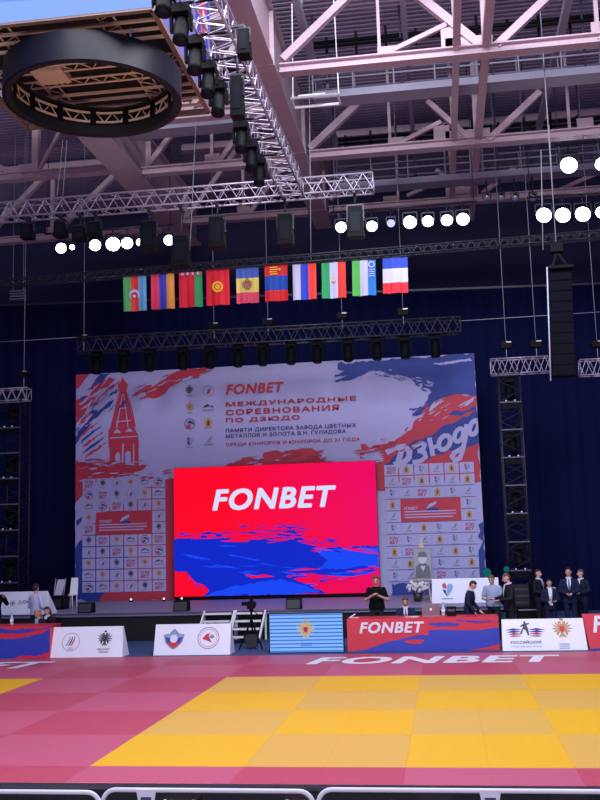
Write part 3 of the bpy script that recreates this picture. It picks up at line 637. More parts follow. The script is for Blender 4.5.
for bi, (bx, mode, cols, lab, emb) in enumerate(fl_defs):
    x0, y0, x1, y1 = bx
    tl = at(x0, y0, FY); trr = at(x1, y0-1.4, FY); bl = at(x0+.6, y1+.7, FY)
    pl_ = Plane(bl, trr-tl, tl-bl); Wd = (trr-tl).length; Hd = (tl-bl).length
    root = thing('flag', lab+', hanging over the stage', 'flag', (tl+trr)/2, 'national flags on the flag truss')
    mb = MB(); NU, NV = 24, 10; ms = [FC(n_, c) for n_, c in cols]; ms += [x for x in []]
    wave = lambda u, v: .035*math.sin(u*9+bi)*(1-v)*.9+.012*math.sin(u*23+bi*2)*(1-v*.5)
    idx = {}
    for i in range(NU+1):
        for j in range(NV+1):
            u, v = i/NU, j/NV; idx[i, j] = len(mb.v); mb.v.append(pl_.p(u*Wd, v*Hd, wave(u, v)))
            idx[i, j, 1] = len(mb.v); mb.v.append(pl_.p(u*Wd, v*Hd, wave(u, v)-.006))
    for i in range(NU):
        for j in range(NV):
            u, v = (i+.5)/NU, 1-(j+.5)/NV
            k = 0
            if mode == 'v': k = min(2, int(u*3))
            elif mode == 'h': k = min(len(cols)-1, int(v*len(cols)))
            else: k = 0 if u < .67 else 1
            mb.use(ms[k]); a = [idx[i, j], idx[i+1, j], idx[i+1, j+1], idx[i, j+1]]; b = [idx[i, j, 1], idx[i, j+1, 1], idx[i+1, j+1, 1], idx[i+1, j, 1]]
            mb.f += [a, b]; mb.fm += [mb.m]*2; mb.sm += [True]*2
    mb.build('cloth', None, root, fix=False)
    mb = MB(); mb.tube([tl+V((-.04, 0, .015)), trr+V((.04, 0, .015))], .018, 6)
    for q in (tl, trr): mb.tube([q+V((0, 0, .02)), q+V((0, 0, .1))], .012, 5)
    mb.build('top_rod', BLKAL, root)
    if emb:
        mb = MB(); n_ = .045; c = (Wd/2, Hd/2); YEL = M('emblem_yellow', (246, 196, 50), .6); WH = FC('white', (206, 206, 240))
        if emb == 'crescent':
            c = (Wd*.5, Hd*.46); mb.use(WH)
            out = [(math.cos(a)*.15, math.sin(a)*.15) for a in [(.15+1.4*i/16)*PI-.35*PI for i in range(17)]]
            inn = [(math.cos(a)*.11, math.sin(a)*.11-.035) for a in [(.1+1.5*i/16)*PI-.35*PI for i in range(17)]]
            pl_.pg(mb, c, 1, out+inn[::-1], n_, WH); pl_.disc(mb, (c[0], c[1]-.04), .05, n_, WH, 8)
        elif emb == 'band':
            for q in range(9): pl_.rect(mb, (Wd*(q+.5)/9, Hd*.95), Wd/12, Hd*.08, n_, WH if q % 2 else FC('rose', (224, 74, 104)))
        elif emb == 'sun':
            pl_.pg(mb, c, .17, [(math.cos(PI*i/20)*(1 if i % 2 else .85), math.sin(PI*i/20)*(1 if i % 2 else .85)) for i in range(40)], n_, YEL); pl_.ring(mb, c, .1, .03, n_+.004, FC('crimson', (226, 24, 44)))
        elif emb == 'arms':
            pl_.eagle(mb, c, .34, n_, M('arms_brown', (130, 96, 80), .6), FC('rose', (224, 74, 104)))
        elif emb == 'marks':
            for q, (a, b_) in enumerate(((.28, .92), (.3, .86), (.26, .8), (.29, .74))): pl_.rect(mb, (Wd*(a+.12), Hd*b_), Wd*.34, Hd*.03, n_, YEL)
            pl_.disc(mb, (Wd*.66, Hd*.86), .035, n_, YEL, 8)
        elif emb == 'dot': pl_.disc(mb, c, .06, n_, M('emblem_pale_gold', (232, 190, 170), .6), 10)
        elif emb == 'moon':
            pl_.ring(mb, (Wd*.83, Hd*.86), .09, .03, n_, WH, 16)
            for q in range(4): pl_.rect(mb, (Wd*.83, Hd*(.72-.06*q)), .16, .02, n_, WH)
        mb.build('emblem', None, root)

# ================================================================== stage, backdrop, big screen
STX0, STX1, STZ = -14.0, 1.55, .81
t = thing('stage', 'long low stage with grey top and black skirt under the big screen', 'stage', ((STX0+STX1)/2, 32, -.04))
mb = MB(); mb.box(((STX0+STX1)/2, 32.3, STZ-.05), (STX1-STX0, 8.6, .1)); mb.build('deck', M('stage_grey', (136, 132, 166), .5), t)
mb = MB(); mb.box(((STX0+STX1)/2, 32.3, (STZ-.1)/2), (STX1-STX0-.1, 8.5, STZ-.1)); mb.build('skirt', BLACK2, t)
mb = MB(); mb.box(((STX0+STX1)/2, 27.99, STZ-.02), (STX1-STX0, .03, .04)); mb.build('front_edge', M('edge_grey', (84, 84, 104), .4), t)

BY = 34.2
bl, br, tl, tr = at(75, 598.5, BY), at(487.5, 597, BY), at(76, 375, BY), at(474, 353, BY)
BX0, BX1, BZ0, BZ1 = (bl.x+tl.x)/2, (br.x+tr.x)/2, STZ, (tl.z+tr.z)/2
PB = Plane((BX0, BY, BZ0), (1,0,0), (0,0,1))
t = thing('printed_backdrop', 'huge pale printed backdrop with red and blue brush strokes and lettering', 'backdrop', ((BX0+BX1)/2, BY, BZ0))
BW, BH = BX1-BX0, BZ1-BZ0
PB.W, PB.H = BW, BH
mb = MB(); mb.box(((BX0+BX1)/2, BY+.07, (BZ0+BZ1)/2), (BW, .12, BH)); mb.build('panel', M('backdrop_lilac', (180, 180, 230), .6, var=.02), t)
mb = MB()
BR_, BB_ = M('backdrop_red', (196, 54, 78), .6, var=.04), M('backdrop_blue', (38, 62, 152), .6, var=.05)
BL_ = MATS['backdrop_lilac']
def clampP(px):  # keep the printed shapes on the panel
    out = []
    for q in px:
        u, v = PB.uv(*q); out.append((min(max(u, 0), BW), min(max(v, 0), BH)))
    return out
NS = [0]
def S(m, px, rough=.12, n=.012, seed=1):
    NS[0] += 1; n = .008+.00025*NS[0]
    PB.poly(mb, clampP(px), n, m, rough, seed, raw=True)
c1 = lambda L: [(x/3+60, y/3+350) for x, y in L]
c2 = lambda L: [(x/3+200, y/3+350) for x, y in L]
c3 = lambda L: [(x/4.286+360, y/4.286+340) for x, y in L]
c4 = lambda L: [(x/4.286+60, y/4.286+460) for x, y in L]
c6 = lambda L: [(x/4.615+370, y/4.615+450) for x, y in L]
# upper left
S(BR_, c1([(45,72),(88,70),(72,92),(58,112),(45,118)]))
S(BR_, c1([(45,225),(45,150),(78,124),(110,96),(150,82),(166,88),(150,104),(118,126),(90,152),(75,190)]), .15, .012, 2)
S(BB_, c1([(62,140),(95,98),(122,72),(152,68),(132,88),(104,110),(80,140),(58,158)]), .12, .016, 3)
S(BB_, c1([(45,262),(70,232),(98,200),(130,172),(164,148),(150,170),(118,196),(92,226),(62,262),(45,285)]), .15, .016, 4)
for k in range(7): y = 195+k*16; S(BB_ if k % 2 else BR_, c1([(48+k*3,y+40),(70+k*4,y+12),(112+k*5,y-16),(86+k*4,y+12)]), .08, .02, 5+k)
for k in range(9): y = 100+k*17; S(BL_, c1([(48+k*4,y+30),(76+k*4,y+6),(110+k*3,y-10),(88+k*3,y+14)]), .06, .026, 15+k)
S(BR_, c1([(222,126),(258,116),(300,94),(330,74),(372,60),(446,54),(410,78),(360,96),(330,112),(282,146),(262,142),(256,126),(236,130)]), .16, .012, 6)
# chapel tower
S(BR_, c1([(188,80),(194,92),(204,102),(202,114),(198,122),(178,122),(173,110),(176,100),(184,94)]), .0, .014)
S(BR_, c1([(180,122),(198,122),(226,238),(150,240)]), .0, .014)
S(BR_, c1([(146,240),(156,226),(180,230),(200,226),(222,230),(234,252),(234,268),(146,272)]), .04, .014)
S(BR_, c1([(148,270),(234,266),(238,352),(150,358)]), .05, .014)
for L in ([(187,132),(188.5,132),(172,234),(168,234)], [(191,132),(192.5,132),(206,232),(203,232)], [(179,174),(202,172),(202,175),(178,177)], [(168,214),(212,210),(213,213),(167,217)], [(150,263),(232,257),(233,260),(150,266)],
          [(166,352),(166,316),(171,308),(177,306),(181,316),(181,350)], [(196,348),(196,312),(202,302),(209,304),(213,314),(213,346)], [(184,350),(188,280),(192,280),(190,350)], [(219,346),(220,280),(223,280),(224,346)], [(160,250),(172,236),(184,248)], [(196,246),(208,234),(220,244)]): S(BL_, c1(L), 0, .022)
for L in ([(178,118),(166,180),(156,232),(152,232),(164,180),(176,118)], [(198,118),(218,180),(228,230),(224,230),(214,180),(196,118)]): S(BR_, c1(L), 0, .016)
# lower left
S(BR_, c1([(45,330),(80,340),(120,352),(155,344),(200,352),(262,346),(246,362),(200,366),(226,374),(170,380),(100,388),(45,378)]), .12, .012, 8)
S(BR_, c4([(62,30),(140,34),(230,20),(330,44),(300,70),(200,80),(110,130),(90,170),(62,185)]), .15, .012, 9)
S(BR_, c4([(494,80),(494,605),(160,605),(150,330),(300,220),(380,110),(440,90)]), .1, .012, 10)
S(BR_, c4([(62,420),(110,300),(220,200),(300,190),(300,330),(160,420)]), .12, .014, 11)
S(BB_, c4([(62,605),(62,380),(110,330),(260,330),(300,430),(240,520),(166,605)]), .15, .016, 12)
S(BL_, c4([(62,300),(62,190),(90,160),(140,112),(270,70),(440,60),(480,66),(400,98),(280,160),(150,240),(100,270)]), .12, .02, 13)
S(BB_, c4([(70,260),(96,240),(92,262),(72,284)]), .08, .022, 14)
for k in range(4): S(BR_, c4([(150+k*30,46+k*6),(200+k*30,24+k*5),(260+k*20,30),(200+k*24,52)]), .08, .024, 40+k)
# centre, over the screen
S(BR_, c2([(66,356),(112,330),(150,320),(176,330),(192,308),(262,304),(336,294),(362,328),(398,334),(470,340),(560,352),(560,420),(60,420)]), .12, .012, 16)
# upper right
S(BB_, c3([(-95,100),(496,50),(506,170),(502,244),(420,236),(360,246),(320,262),(290,290),(262,318),(224,326),(224,316),(262,296),(212,300),(212,292),(270,286),(290,256),(306,224),(290,202),(262,208),(272,186),(232,180),(202,158),(160,148),(130,150),(88,132),(60,130),(20,146),(-40,172),(-100,182),(-112,176),(-50,150),(-108,160),(-108,150),(-64,132),(-96,126)]), .1, .012, 17)
S(BL_, c3([(312,102),(380,92),(470,78),(480,90),(420,96),(350,108)]), .05, .018, 18)
S(BR_, c3([(508,240),(430,232),(366,246),(322,262),(290,290),(268,330),(230,350),(222,384),(186,410),(140,440),(90,452),(40,462),(20,444),(2,448),(8,470),(60,486),(0,486),(0,505),(60,520),(66,604),(530,604),(522,380)]), .12, .014, 19)
S(BB_, c3([(100,536),(140,500),(220,440),(330,392),(370,360),(440,330),(500,300),(512,330),(514,440),(420,470),(330,490),(250,530),(180,560)]), .13, .018, 20)
S(BB_, c3([(380,318),(400,302),(440,308),(490,282),(500,300),(420,324)]), .08, .018, 21)
for k in range(6): S(BL_, c3([(290+k*9,320-k*12),(300+k*10,290-k*6),(322+k*8,262),(312+k*8,296-k*6)]), .05, .022, 22+k)
S(BL_, c3([(428,292),(470,256),(502,238),(480,266)]), .05, .022, 30)
for k in range(4): S(BL_, c3([(0,480+k*18),(60,468+k*16),(104,492+k*8),(40,500+k*12)]), .06, .022, 31+k)
# right edge and bottom
S(BB_, c6([(500,345),(520,330),(530,360),(546,605),(470,605),(490,500),(522,420),(498,400)]), .12, .018, 36)
S(BB_, c6([(560,605),(100,618),(100,690),(560,690)]), .08, .02, 37)
def slivers(m, cv, p, q, n_, ln, wd, spread, seed, fn=None):
    rg = random.Random(seed); fn = fn or S
    p, q = V((*p, 0)), V((*q, 0)); d = (q-p).normalized(); o_ = V((-d.y, d.x, 0))
    for k in range(n_):
        c = p.lerp(q, rg.random())+o_*rg.gauss(0, spread); L = ln*rg.uniform(.4, 1.2); w_ = wd*rg.uniform(.4, 1.2); b_ = rg.uniform(-.2, .2)*L
        fn(m, cv([(c-d*L).to_2d()[:], (c-d*L*.3+o_*(w_+b_*.3)).to_2d()[:], (c+d*L*.4+o_*(w_*.7+b_)).to_2d()[:], (c+d*L+o_*b_).to_2d()[:], (c+d*L*.3-o_*(w_*.6-b_*.5)).to_2d()[:], (c-d*L*.5-o_*w_*.5).to_2d()[:]]), .03)
slivers(BB_, c3, (60,135), (290,200), 22, 16, 3.5, 10, 1); slivers(BL_, c3, (40,120), (320,190), 16, 14, 3, 12, 2)
slivers(BR_, c3, (180,420), (300,290), 20, 16, 4, 12, 3); slivers(BL_, c3, (250,360), (470,250), 14, 18, 3, 14, 4); slivers(BB_, c3, (240,310), (320,230), 8, 14, 3, 8, 5)
slivers(BL_, c3, (0,500), (110,480), 12, 24, 3.5, 12, 6); slivers(BR_, c3, (110,500), (320,400), 10, 20, 4, 10, 7)
slivers(BB_, c1, (50,240), (160,110), 30, 22, 4, 22, 8); slivers(BR_, c1, (50,200), (150,90), 20, 20, 4, 20, 9); slivers(BL_, c1, (50,220), (150,90), 18, 20, 3, 22, 10)
slivers(BR_, c1, (230,128), (440,60), 16, 20, 3.5, 10, 11); slivers(BL_, c1, (270,130), (420,64), 10, 18, 2.5, 8, 12)
slivers(BR_, c1, (60,345), (260,345), 22, 22, 3, 10, 13); slivers(BL_, c1, (50,340), (240,350), 16, 24, 2.5, 10, 14)
slivers(BR_, c2, (100,335), (380,310), 16, 24, 3, 10, 15); slivers(BL_, c2, (110,345), (300,312), 8, 22, 2.5, 8, 16); slivers(BR_, c2, (480,300), (590,280), 12, 22, 4, 8, 17)
slivers(BR_, c4, (80,40), (320,20), 18, 30, 5, 16, 18); slivers(BL_, c4, (90,70), (300,40), 14, 30, 4, 20, 19); slivers(BR_, c4, (330,80), (480,60), 8, 24, 5, 10, 20)
mb.build('brush_print', None, t, fix=False)
# logo walls
def logo_wall(px_tl, px_tr, px_bl, px_br, rows, name):
    a, b, c, d = [PB.uv(*q) for q in (px_tl, px_tr, px_bl, px_br)]
    u0, u1, v1, v0 = (a[0]+c[0])/2, (b[0]+d[0])/2, (a[1]+b[1])/2, (c[1]+d[1])/2
    cw, ch = (u1-u0)/6, (v1-v0)/10
    mb = MB()
    mbl = MB()
    for r, row in enumerate(rows):
        for k, ic in enumerate(row):
            if ic == '.': continue
            cu, cv = u0+(k+.5)*cw, v1-(r+.5)*ch
            PB.rect(mb, (cu, cv), cw*.93, ch*.92, .038, BL_)
            PB.icon(mbl, ic, (cu, cv), min(cw, ch)*.92, .044)
    mb.build('logo_field', None, t, fix=False); mbl.build('sponsor_logo', None, t, fix=False)
    mb = MB(); cu, cv = u0+3*cw, v1-4*ch
    PB.rect(mb, (cu, cv), cw*3.95, ch*1.95, .038, BR_); mb.build('logo_panel', None, t, fix=False)
    mb = MB()
    PB.text(mb, 'FONBET', (cu-1.75*cw, cv+.05*ch), (cu-.8*cw, cv+.3*ch), .046, BL_, .2, .03, raw=True)
    for q, L in enumerate((3.4, 3.4, 3.2)): PB.rect(mb, (cu-1.75*cw+L*cw/2, cv-.12*ch-.24*ch*q), L*cw, .1*ch, .046, BL_)
    PB.pg(mb, (cu, cv+.2*ch), cw, [(-.3, -.1), (-.1, .2), (.4, .42), (.38, .22), (.1, .06)], .046, BL_); PB.pg(mb, (cu, cv), cw, [(-.3, 0), (.0, .16), (.5, .12), (.5, -.1), (-.1, -.06)], .043, BB_)
    mb.build('panel_lettering', None, t, fix=False)
logo_wall((82.2, 477.5), (166.2, 477), (82.5, 593), (166.5, 591.5), ['FEJGMC', 'CFEJGM', 'MCFEJG', 'G....J', 'F....E', 'EFGMCF', 'JEFGMC', 'GJEFGM', 'MGJEFG', 'CMGJEF'], 'left')
logo_wall((383.4, 464.5), (474.4, 461.5), (388.4, 584), (480, 578), ['FSHRSH', 'RFSHRS', 'HRFSHR', 'S....H', 'R....S', 'HRSHRF', 'FHRSHR', 'SFHRSH', 'RSFHRS', 'HRSFHR'], 'right')
mb = MB()
PB.text(mb, 'FONBET', (226, 395), (284, 381.7), .03, BR_, .2, .05, 1.1)
mb.build('sponsor_lettering', None, t, fix=False)
for st, bl_, tr_ in (('МЕЖДУНАРОДНЫЕ', (226, 407.6), (356, 395.9)), ('СОРЕВНОВАНИЯ', (226, 415.6), (339, 404.5)), ('ПО ДЗЮДО', (226, 423.6), (300, 414.9))):
    mb = MB(); PB.text(mb, st, bl_, tr_, .03, DKRED, 0, .055, 1.15); mb.build('red_lettering', None, t, fix=False)
for st, bl_, tr_ in (('ПАМЯТИ ДИРЕКТОРА ЗАВОДА ЦВЕТНЫХ', (226, 433.4), (356, 423)), ('МЕТАЛЛОВ И ЗОЛОТА В.Н. ГУЛИДОВА', (226, 438.9), (346, 429.2))):
    mb = MB(); PB.text(mb, st, bl_, tr_, .03, DKBLUE, 0, .03, 1.1); mb.build('navy_lettering', None, t, fix=False)
mb = MB(); PB.text(mb, 'СРЕДИ ЮНИОРОВ И ЮНИОРОК ДО 21 ГОДА', (226, 447), (360, 437.3), .03, DKRED, 0, .025, 1.08); mb.build('small_red_lettering', None, t, fix=False)
mb = MB()
for kd, px in (('E', (189.5, 391)), ('J', (208.6, 391)), ('G', (190, 408)), ('M', (208.5, 408)), ('C', (190, 424)), ('S', (208.5, 423)), ('H', (190, 442)), ('R', (209, 441))): PB.icon(mb, kd, PB.uv(*px), .5, .03)
mb.build('emblem', None, t, fix=False)
# slanted word, letter by letter along a rising line
mb = MB()
k_ = [0]
def stroke(L, w_):
    pts = [PB.uv(x/4.286+360, y/4.286+340) for x, y in L]; h_ = w_/4.286*BW/412/2
    for a, b in zip(pts, pts[1:]):
        a, b = V((*a, 0)), V((*b, 0)); d = (b-a).normalized(); q = V((-d.y, d.x, 0))*h_; k_[0] += 1
        PB.poly(mb, [(min(p_.x, BW), p_.y) for p_ in (a-d*h_*.5+q, a-d*h_*.5-q, b+d*h_*.5-q, b+d*h_*.5+q)], .036+.0003*k_[0], BL_, raw=True)
def oval(cx, cy, rx, ry, n=14, tilt=.25): return [(cx+rx*math.cos(2*PI*i/n)+tilt*ry*math.sin(2*PI*i/n), cy-ry*math.sin(2*PI*i/n)) for i in range(n+1)]
for L, w_ in (([(118,480),(150,462),(190,458),(212,476),(210,504),(190,524),(150,534)], 24), ([(180,468),(168,510),(160,542)], 24), ([(230,458),(258,442),(278,448),(272,466),(252,476),(276,482),(282,502),(262,518),(230,524)], 18),
              ([(298,424),(306,460),(312,492)], 20), ([(306,464),(332,454)], 16), (oval(362, 440, 24, 30), 20), (oval(424, 408, 18, 28), 18), ([(456,366),(452,420),(440,474),(428,508),(406,516),(394,500),(404,484),(440,462)], 19), (oval(488, 376, 18, 30), 20)): stroke(L, w_)
mb.build('script_lettering', None, t, fix=False)

# big screen
SY = 33.6
bl, br, tl, tr = at(174.5, 597, SY), at(380, 592.5, SY), at(174, 468, SY), at(375.5, 461, SY)
sx0, sx1, sz0, sz1 = (bl.x+tl.x)/2, (br.x+tr.x)/2, (bl.z+br.z)/2, (tl.z+tr.z)/2
t = thing('video_screen', 'large glowing red and blue video screen standing on the stage', 'screen', ((sx0+sx1)/2, SY, STZ))
PS = Plane((sx0, SY-.01, sz0), (1,0,0), (0,0,1)); SW, SH = sx1-sx0, sz1-sz0
PS.W, PS.H = SW, SH
mb = MB(); mb.box(((sx0+sx1)/2, SY+.08, (sz0+sz1)/2), (SW+.02, .14, SH+.02)); mb.box(((sx0+sx1)/2, SY+.08, (sz0+STZ)/2), (SW, .12, sz0-STZ)); mb.build('cabinet', BLACK, t)
mb = MB()
# red picture with a slow drift to magenta on the right
m = bpy.data.materials.new('screen_picture_red'); m.use_nodes = True; nt = m.node_tree; b = nt.nodes['Principled BSDF']
tc = nt.nodes.new('ShaderNodeTexCoord'); sp = nt.nodes.new('ShaderNodeSeparateXYZ'); mr = nt.nodes.new('ShaderNodeMapRange'); mr.inputs[1].default_value = -1.5; mr.inputs[2].default_value = 3.6
mx = nt.nodes.new('ShaderNodeMix'); mx.data_type = 'RGBA'; mx.inputs[6].default_value = tuple(lin(v) for v in (252, 0, 40))+(1,); mx.inputs[7].default_value = tuple(lin(v) for v in (234, 0, 98))+(1,)
nt.links.new(tc.outputs['Object'], sp.inputs[0]); nt.links.new(sp.outputs[0], mr.inputs[0]); nt.links.new(mr.outputs[0], mx.inputs[0]); nt.links.new(mx.outputs[2], b.inputs['Emission Color']); b.inputs['Emission Strength'].default_value = 1; b.inputs['Base Color'].default_value = (.01,.01,.01,1); b.inputs['Specular IOR Level'].default_value = 0
PS.poly(mb, [(0,0),(SW,0),(SW,SH),(0,SH)], .0, m, raw=True)
c5 = lambda L: [(x/2.609+160, y/2.609+460) for x, y in L]
def T(m, L, rough=.06, n=.006, seed=1):
    NS[0] += 1; n = .004+.00015*NS[0]
    out = [PS.uv(*q) for q in c5(L)]; out = [(min(max(u, 0), SW), min(max(v, 0), SH)) for u, v in out]
    PS.poly(mb, out, n, m, rough, seed, raw=True)
T(E_BLUE, [(36,206),(100,208),(112,190),(128,186),(160,192),(170,204),(230,206),(290,202),(330,186),(350,180),(364,196),(386,214),(372,216),(412,226),(490,226),(574,224),(576,262),(540,276),(576,286),(530,300),(470,304),(400,296),(336,300),(330,304),(380,322),(432,346),(300,352),(112,356),(130,340),(116,326),(90,316),(70,292),(36,290)], .08, .006, 2)
T(E_BLUE2, [(400,230),(576,226),(576,280),(520,276),(460,286),(410,284),(440,262)], .08, .01, 3)
T(E_BLUE2, [(118,354),(180,332),(260,318),(320,310),(420,344),(330,352)], .08, .01, 4)
T(MATS['screen_bright_blue'], [(430,296),(520,288),(570,292),(520,300),(470,312)], .06, .012, 5)
for k in range(4): T(E_RED, [(210+k*36,190-k*4),(260+k*30,184-k*4),(300+k*14,178-k*3),(240+k*30,194-k*4)], .04, .013, 6+k)
for k in range(3): T(E_MAG, [(330+k*30,304+k*2),(400+k*30,298+k*3),(460+k*26,304),(390+k*26,312)], .05, .013, 10+k)
T(E_RED, [(118,196),(138,192),(150,200),(128,204)], .04, .013, 14); T(E_RED, [(220,298),(250,302),(270,298),(300,304),(240,308)], .04, .013, 15)
slivers(E_BLUE, list, (60,200), (380,186), 44, 34, 2.4, 9, 21, T); slivers(E_RED, list, (120,206), (400,196), 34, 36, 2.2, 8, 22, T); slivers(E_BLUE, list, (330,190), (480,226), 14, 26, 2.4, 8, 23, T)
slivers(E_MAG, list, (380,222), (560,236), 12, 30, 2, 8, 24, T); slivers(E_BLUE, list, (340,304), (560,296), 18, 30, 2.2, 8, 25, T); slivers(E_MAG, list, (360,296), (560,284), 10, 30, 2, 8, 26, T); slivers(E_BLUE2, list, (60,260), (400,300), 16, 40, 3, 20, 27, T)
slivers(E_BLUE, list, (80,296), (130,340), 12, 18, 3, 12, 28, T)
mb.build('picture', None, t, fix=False)
mb = MB(); PS.text(mb, 'FONBET', (212.5, 511), (336, 485), .02, E_WHITE, .22, .05, 1.12); mb.build('lettering', None, t, fix=False)

# ================================================================== mats
GX, GY = -4.586, 12.333; MY1 = 24.1
MR1, MR2 = M('mat_crimson', (184, 72, 98), .5, bump=.15, scale=60), M('mat_red_sheen', (190, 88, 118), .5, bump=.15, scale=60)  # second red paints the nap sheen of alternate cells into the colour
MY_, MY2 = M('mat_deep_yellow', (232, 176, 30), .5, bump=.15, scale=60), M('mat_yellow_sheen', (218, 170, 78), .5, bump=.15, scale=60)  # second yellow likewise: nap sheen put in as a paler tone
t = thing('judo_mat', 'wide judo mat floor of red and yellow tatami', 'mat', (-3, 18, -.04))
yel, yel2, red = MB(), MB(), MB()
for i in range(-6, 6):
    for j in range(-1, 7):
        x0, x1 = GX+2*i, GX+2*i+2; y0, y1 = max(GY+2*j, 11.5), min(GY+2*j+2, MY1)
        if y1 <= y0: continue
        odd = (i+j) % 2
        tgt = yel if 0 <= i <= 3 and 0 <= j <= 3 else yel2 if i <= -3 and 0 <= j <= 3 else red
        tgt.use((MR2 if odd else MR1) if tgt is red else (MY2 if odd else MY_))
        xm = (x0+x1)/2
        g = .0015
        for a, b in ((x0, xm), (xm, x1)): tgt.box(((a+b)/2, (y0+y1)/2, -.02), (b-a-g, y1-y0-g, .04))
yel.build('contest_area', None, t)['label'] = 'yellow contest area of the near mat'
yel2.build('contest_area', None, t)['label'] = 'corner of a second yellow area at far left'
red.build('safety_area', None, t)['label'] = 'red border tatami'
mb = MB(); mb.box((GX, (11.5+MY1)/2, -.036), (24.2, MY1-11.5, .02)); mb.build('underlay', BLACK2, t)
PM = Plane((0, 0, .0), (1,0,0), (0,1,0)); MW = M('mat_white_print', (236, 230, 244), .5, var=.02)
mb = MB()
a, b = atz(309, 664.3, 0), atz(556, 656.2, 0)
PM.text(mb, 'FONBET', (-3.22, 22.2), (b.x+.1, 23.5), .004, MW, .25, .045, 1.12, raw=True)
mb.build('lettering', None, t, fix=False)
mb = MB(); PM.text(mb, 'FONBET', (-14.6, 22.0), (-9.5, 23.3), .004, MW, .25, .045, 1.12, raw=True)
mb.build('lettering', None, t, fix=False)
mb = MB(); mb.box((-4, 30.5, -.022), (24, 12.6, .03)); tag(mb.build('carpet', M('blue_carpet', (52, 78, 128), .8, bump=.3, scale=80)), 'dull blue carpet on the floor behind the mats', 'carpet')
mb = MB(); mb.box((-3, 11.42, -.03), (26, .14, .05)); tag(mb.build('mat_kerb', M('kerb_grey', (40, 44, 58), .7, spec=.2)), 'dark grey strip along the front edge of the mats', 'edging')

# ================================================================== perimeter boards
def aframe(label, tl, tr, bl, br, deep, paint, front=WHITE, side_r=True, cat='sign', name='folding_sign'):
    A = atz(*bl, 0); B = atz(*br, 0); Yb = (A.y+B.y)/2; A.y = B.y = Yb; A.x = atz(bl[0], bl[1], 0).x*Yb/atz(bl[0], bl[1], 0).y; B.x = atz(br[0], br[1], 0).x*Yb/atz(br[0], br[1], 0).y
    C = at(*tl, Yb+deep/2); D = at(*tr, Yb+deep/2); zt = (C.z+D.z)/2; C.z = D.z = zt
    t = thing(name, label, cat, ((A.x+B.x)/2, Yb+deep/2, 0))
    U = (B-A).normalized(); hb = V((0, deep, 0))
    th = V((0, .03, 0))
    mb = MB(); mb.prism([A, B, D, C], th); mb.build('front_panel', front, t)
    mb = MB(); mb.prism([A+hb, B+hb, D+th*1.2, C+th*1.2], th); mb.build('back_panel', front, t)
    for P_, Q_ in ((A, C), (B, D)):
        s = V((.015 if P_ is A else -.015, 0, 0))
        mb = MB(); mb.prism([P_+th+s, P_+hb+s, Q_+th+s], -s); mb.build('side_panel', front, t)
    Vv = (C-A); Vv = Vv-U*Vv.dot(U)
    pl_ = Plane(A, U, Vv); pl_.W = (B-A).length; pl_.H = Vv.length
    paint(pl_, t)
    return t
def put(pl_, t, name, fn, label=None):
    mb = MB(); fn(mb); o = mb.build(name, None, t, fix=False)
    if label: o['label'] = label
def paint1(p, t):
    c = p.uv(71, 642)
    def f(mb):
        p.ring(mb, c, .235, .014, .006, GREY)
        for dx, m in ((-.055, SKYB), (0, INK), (.055, RED)): p.pg(mb, (c[0]+dx*1.15, c[1]+.02), .5, [(-.13, -.22), (-.07, -.24), (.05, -.02), (.09, .16), (.06, .26), (.0, .06)], .006, m)
        for k, m in enumerate((SKYB, INK, RED)): p.ring(mb, (c[0]+(k-1)*.05, c[1]-.17), .028, .008, .007, m, 12)
    put(p, t, 'emblem', f)
    c2_ = p.uv(105, 639)
    def g(mb):
        p.eagle(mb, c2_, .38, .006, INK); p.text(mb, 'МИНСПОРТ', (c2_[0]-.17, c2_[1]-.28), (c2_[0]+.17, c2_[1]-.235), .006, INK, 0, .02, raw=True); p.text(mb, 'РОССИИ', (c2_[0]-.12, c2_[1]-.35), (c2_[0]+.12, c2_[1]-.305), .006, INK, 0, .02, raw=True)
    put(p, t, 'crest', g)
aframe('white folding sign with a flame ring emblem and a dark two-headed eagle', (52, 627.5), (123, 626), (47.5, 658.3), (122.5, 656.5), .5, paint1)
def paint2(p, t):
    c = p.uv(174, 639)
    def f(mb):
        p.pg(mb, c, .44, [(-.62, .25), (-.3, .3), (-.1, .52), (0, .6), (.1, .52), (.3, .3), (.62, .25), (.5, -.2), (.2, -.5), (0, -.62), (-.2, -.5), (-.5, -.2)], .006, GREY)
        p.pg(mb, c, .4, [(-.62, .2), (-.2, .3), (0, .45), (.2, .3), (.62, .2), (.5, 0), (-.5, 0)], .009, SKYB)
        p.pg(mb, c, .4, [(-.58, .12), (-.2, .05), (.2, .05), (.58, .12), (.4, -.25), (-.4, -.25)], .011, BLUE); p.pg(mb, c, .4, [(-.4, -.28), (0, -.1), (.4, -.28), (.15, -.5), (0, -.56), (-.15, -.5)], .013, RED); p.disc(mb, c, .1, .015, PWHITE)
    put(p, t, 'emblem', f, 'blue, white and red shield emblem')
    c2_ = p.uv(208.5, 638)
    def g(mb):
        p.ring(mb, c2_, .28, .02, .006, GREY); p.ring(mb, c2_, .225, .01, .006, RED); p.pg(mb, c2_, .2, [(-.8, -.1), (-.3, .5), (.2, .6), (.0, .2), (.5, -.6), (-.2, -.3)], .008, RED); p.pg(mb, c2_, .2, [(0, .1), (.5, .5), (.8, .1), (.5, -.1)], .008, GREY)
    put(p, t, 'emblem', g, 'round grey and red emblem')
aframe('white folding sign with a tricolour shield and a round red emblem', (156, 624.8), (231, 623.3), (153.3, 656), (230, 654.2), .55, paint2)
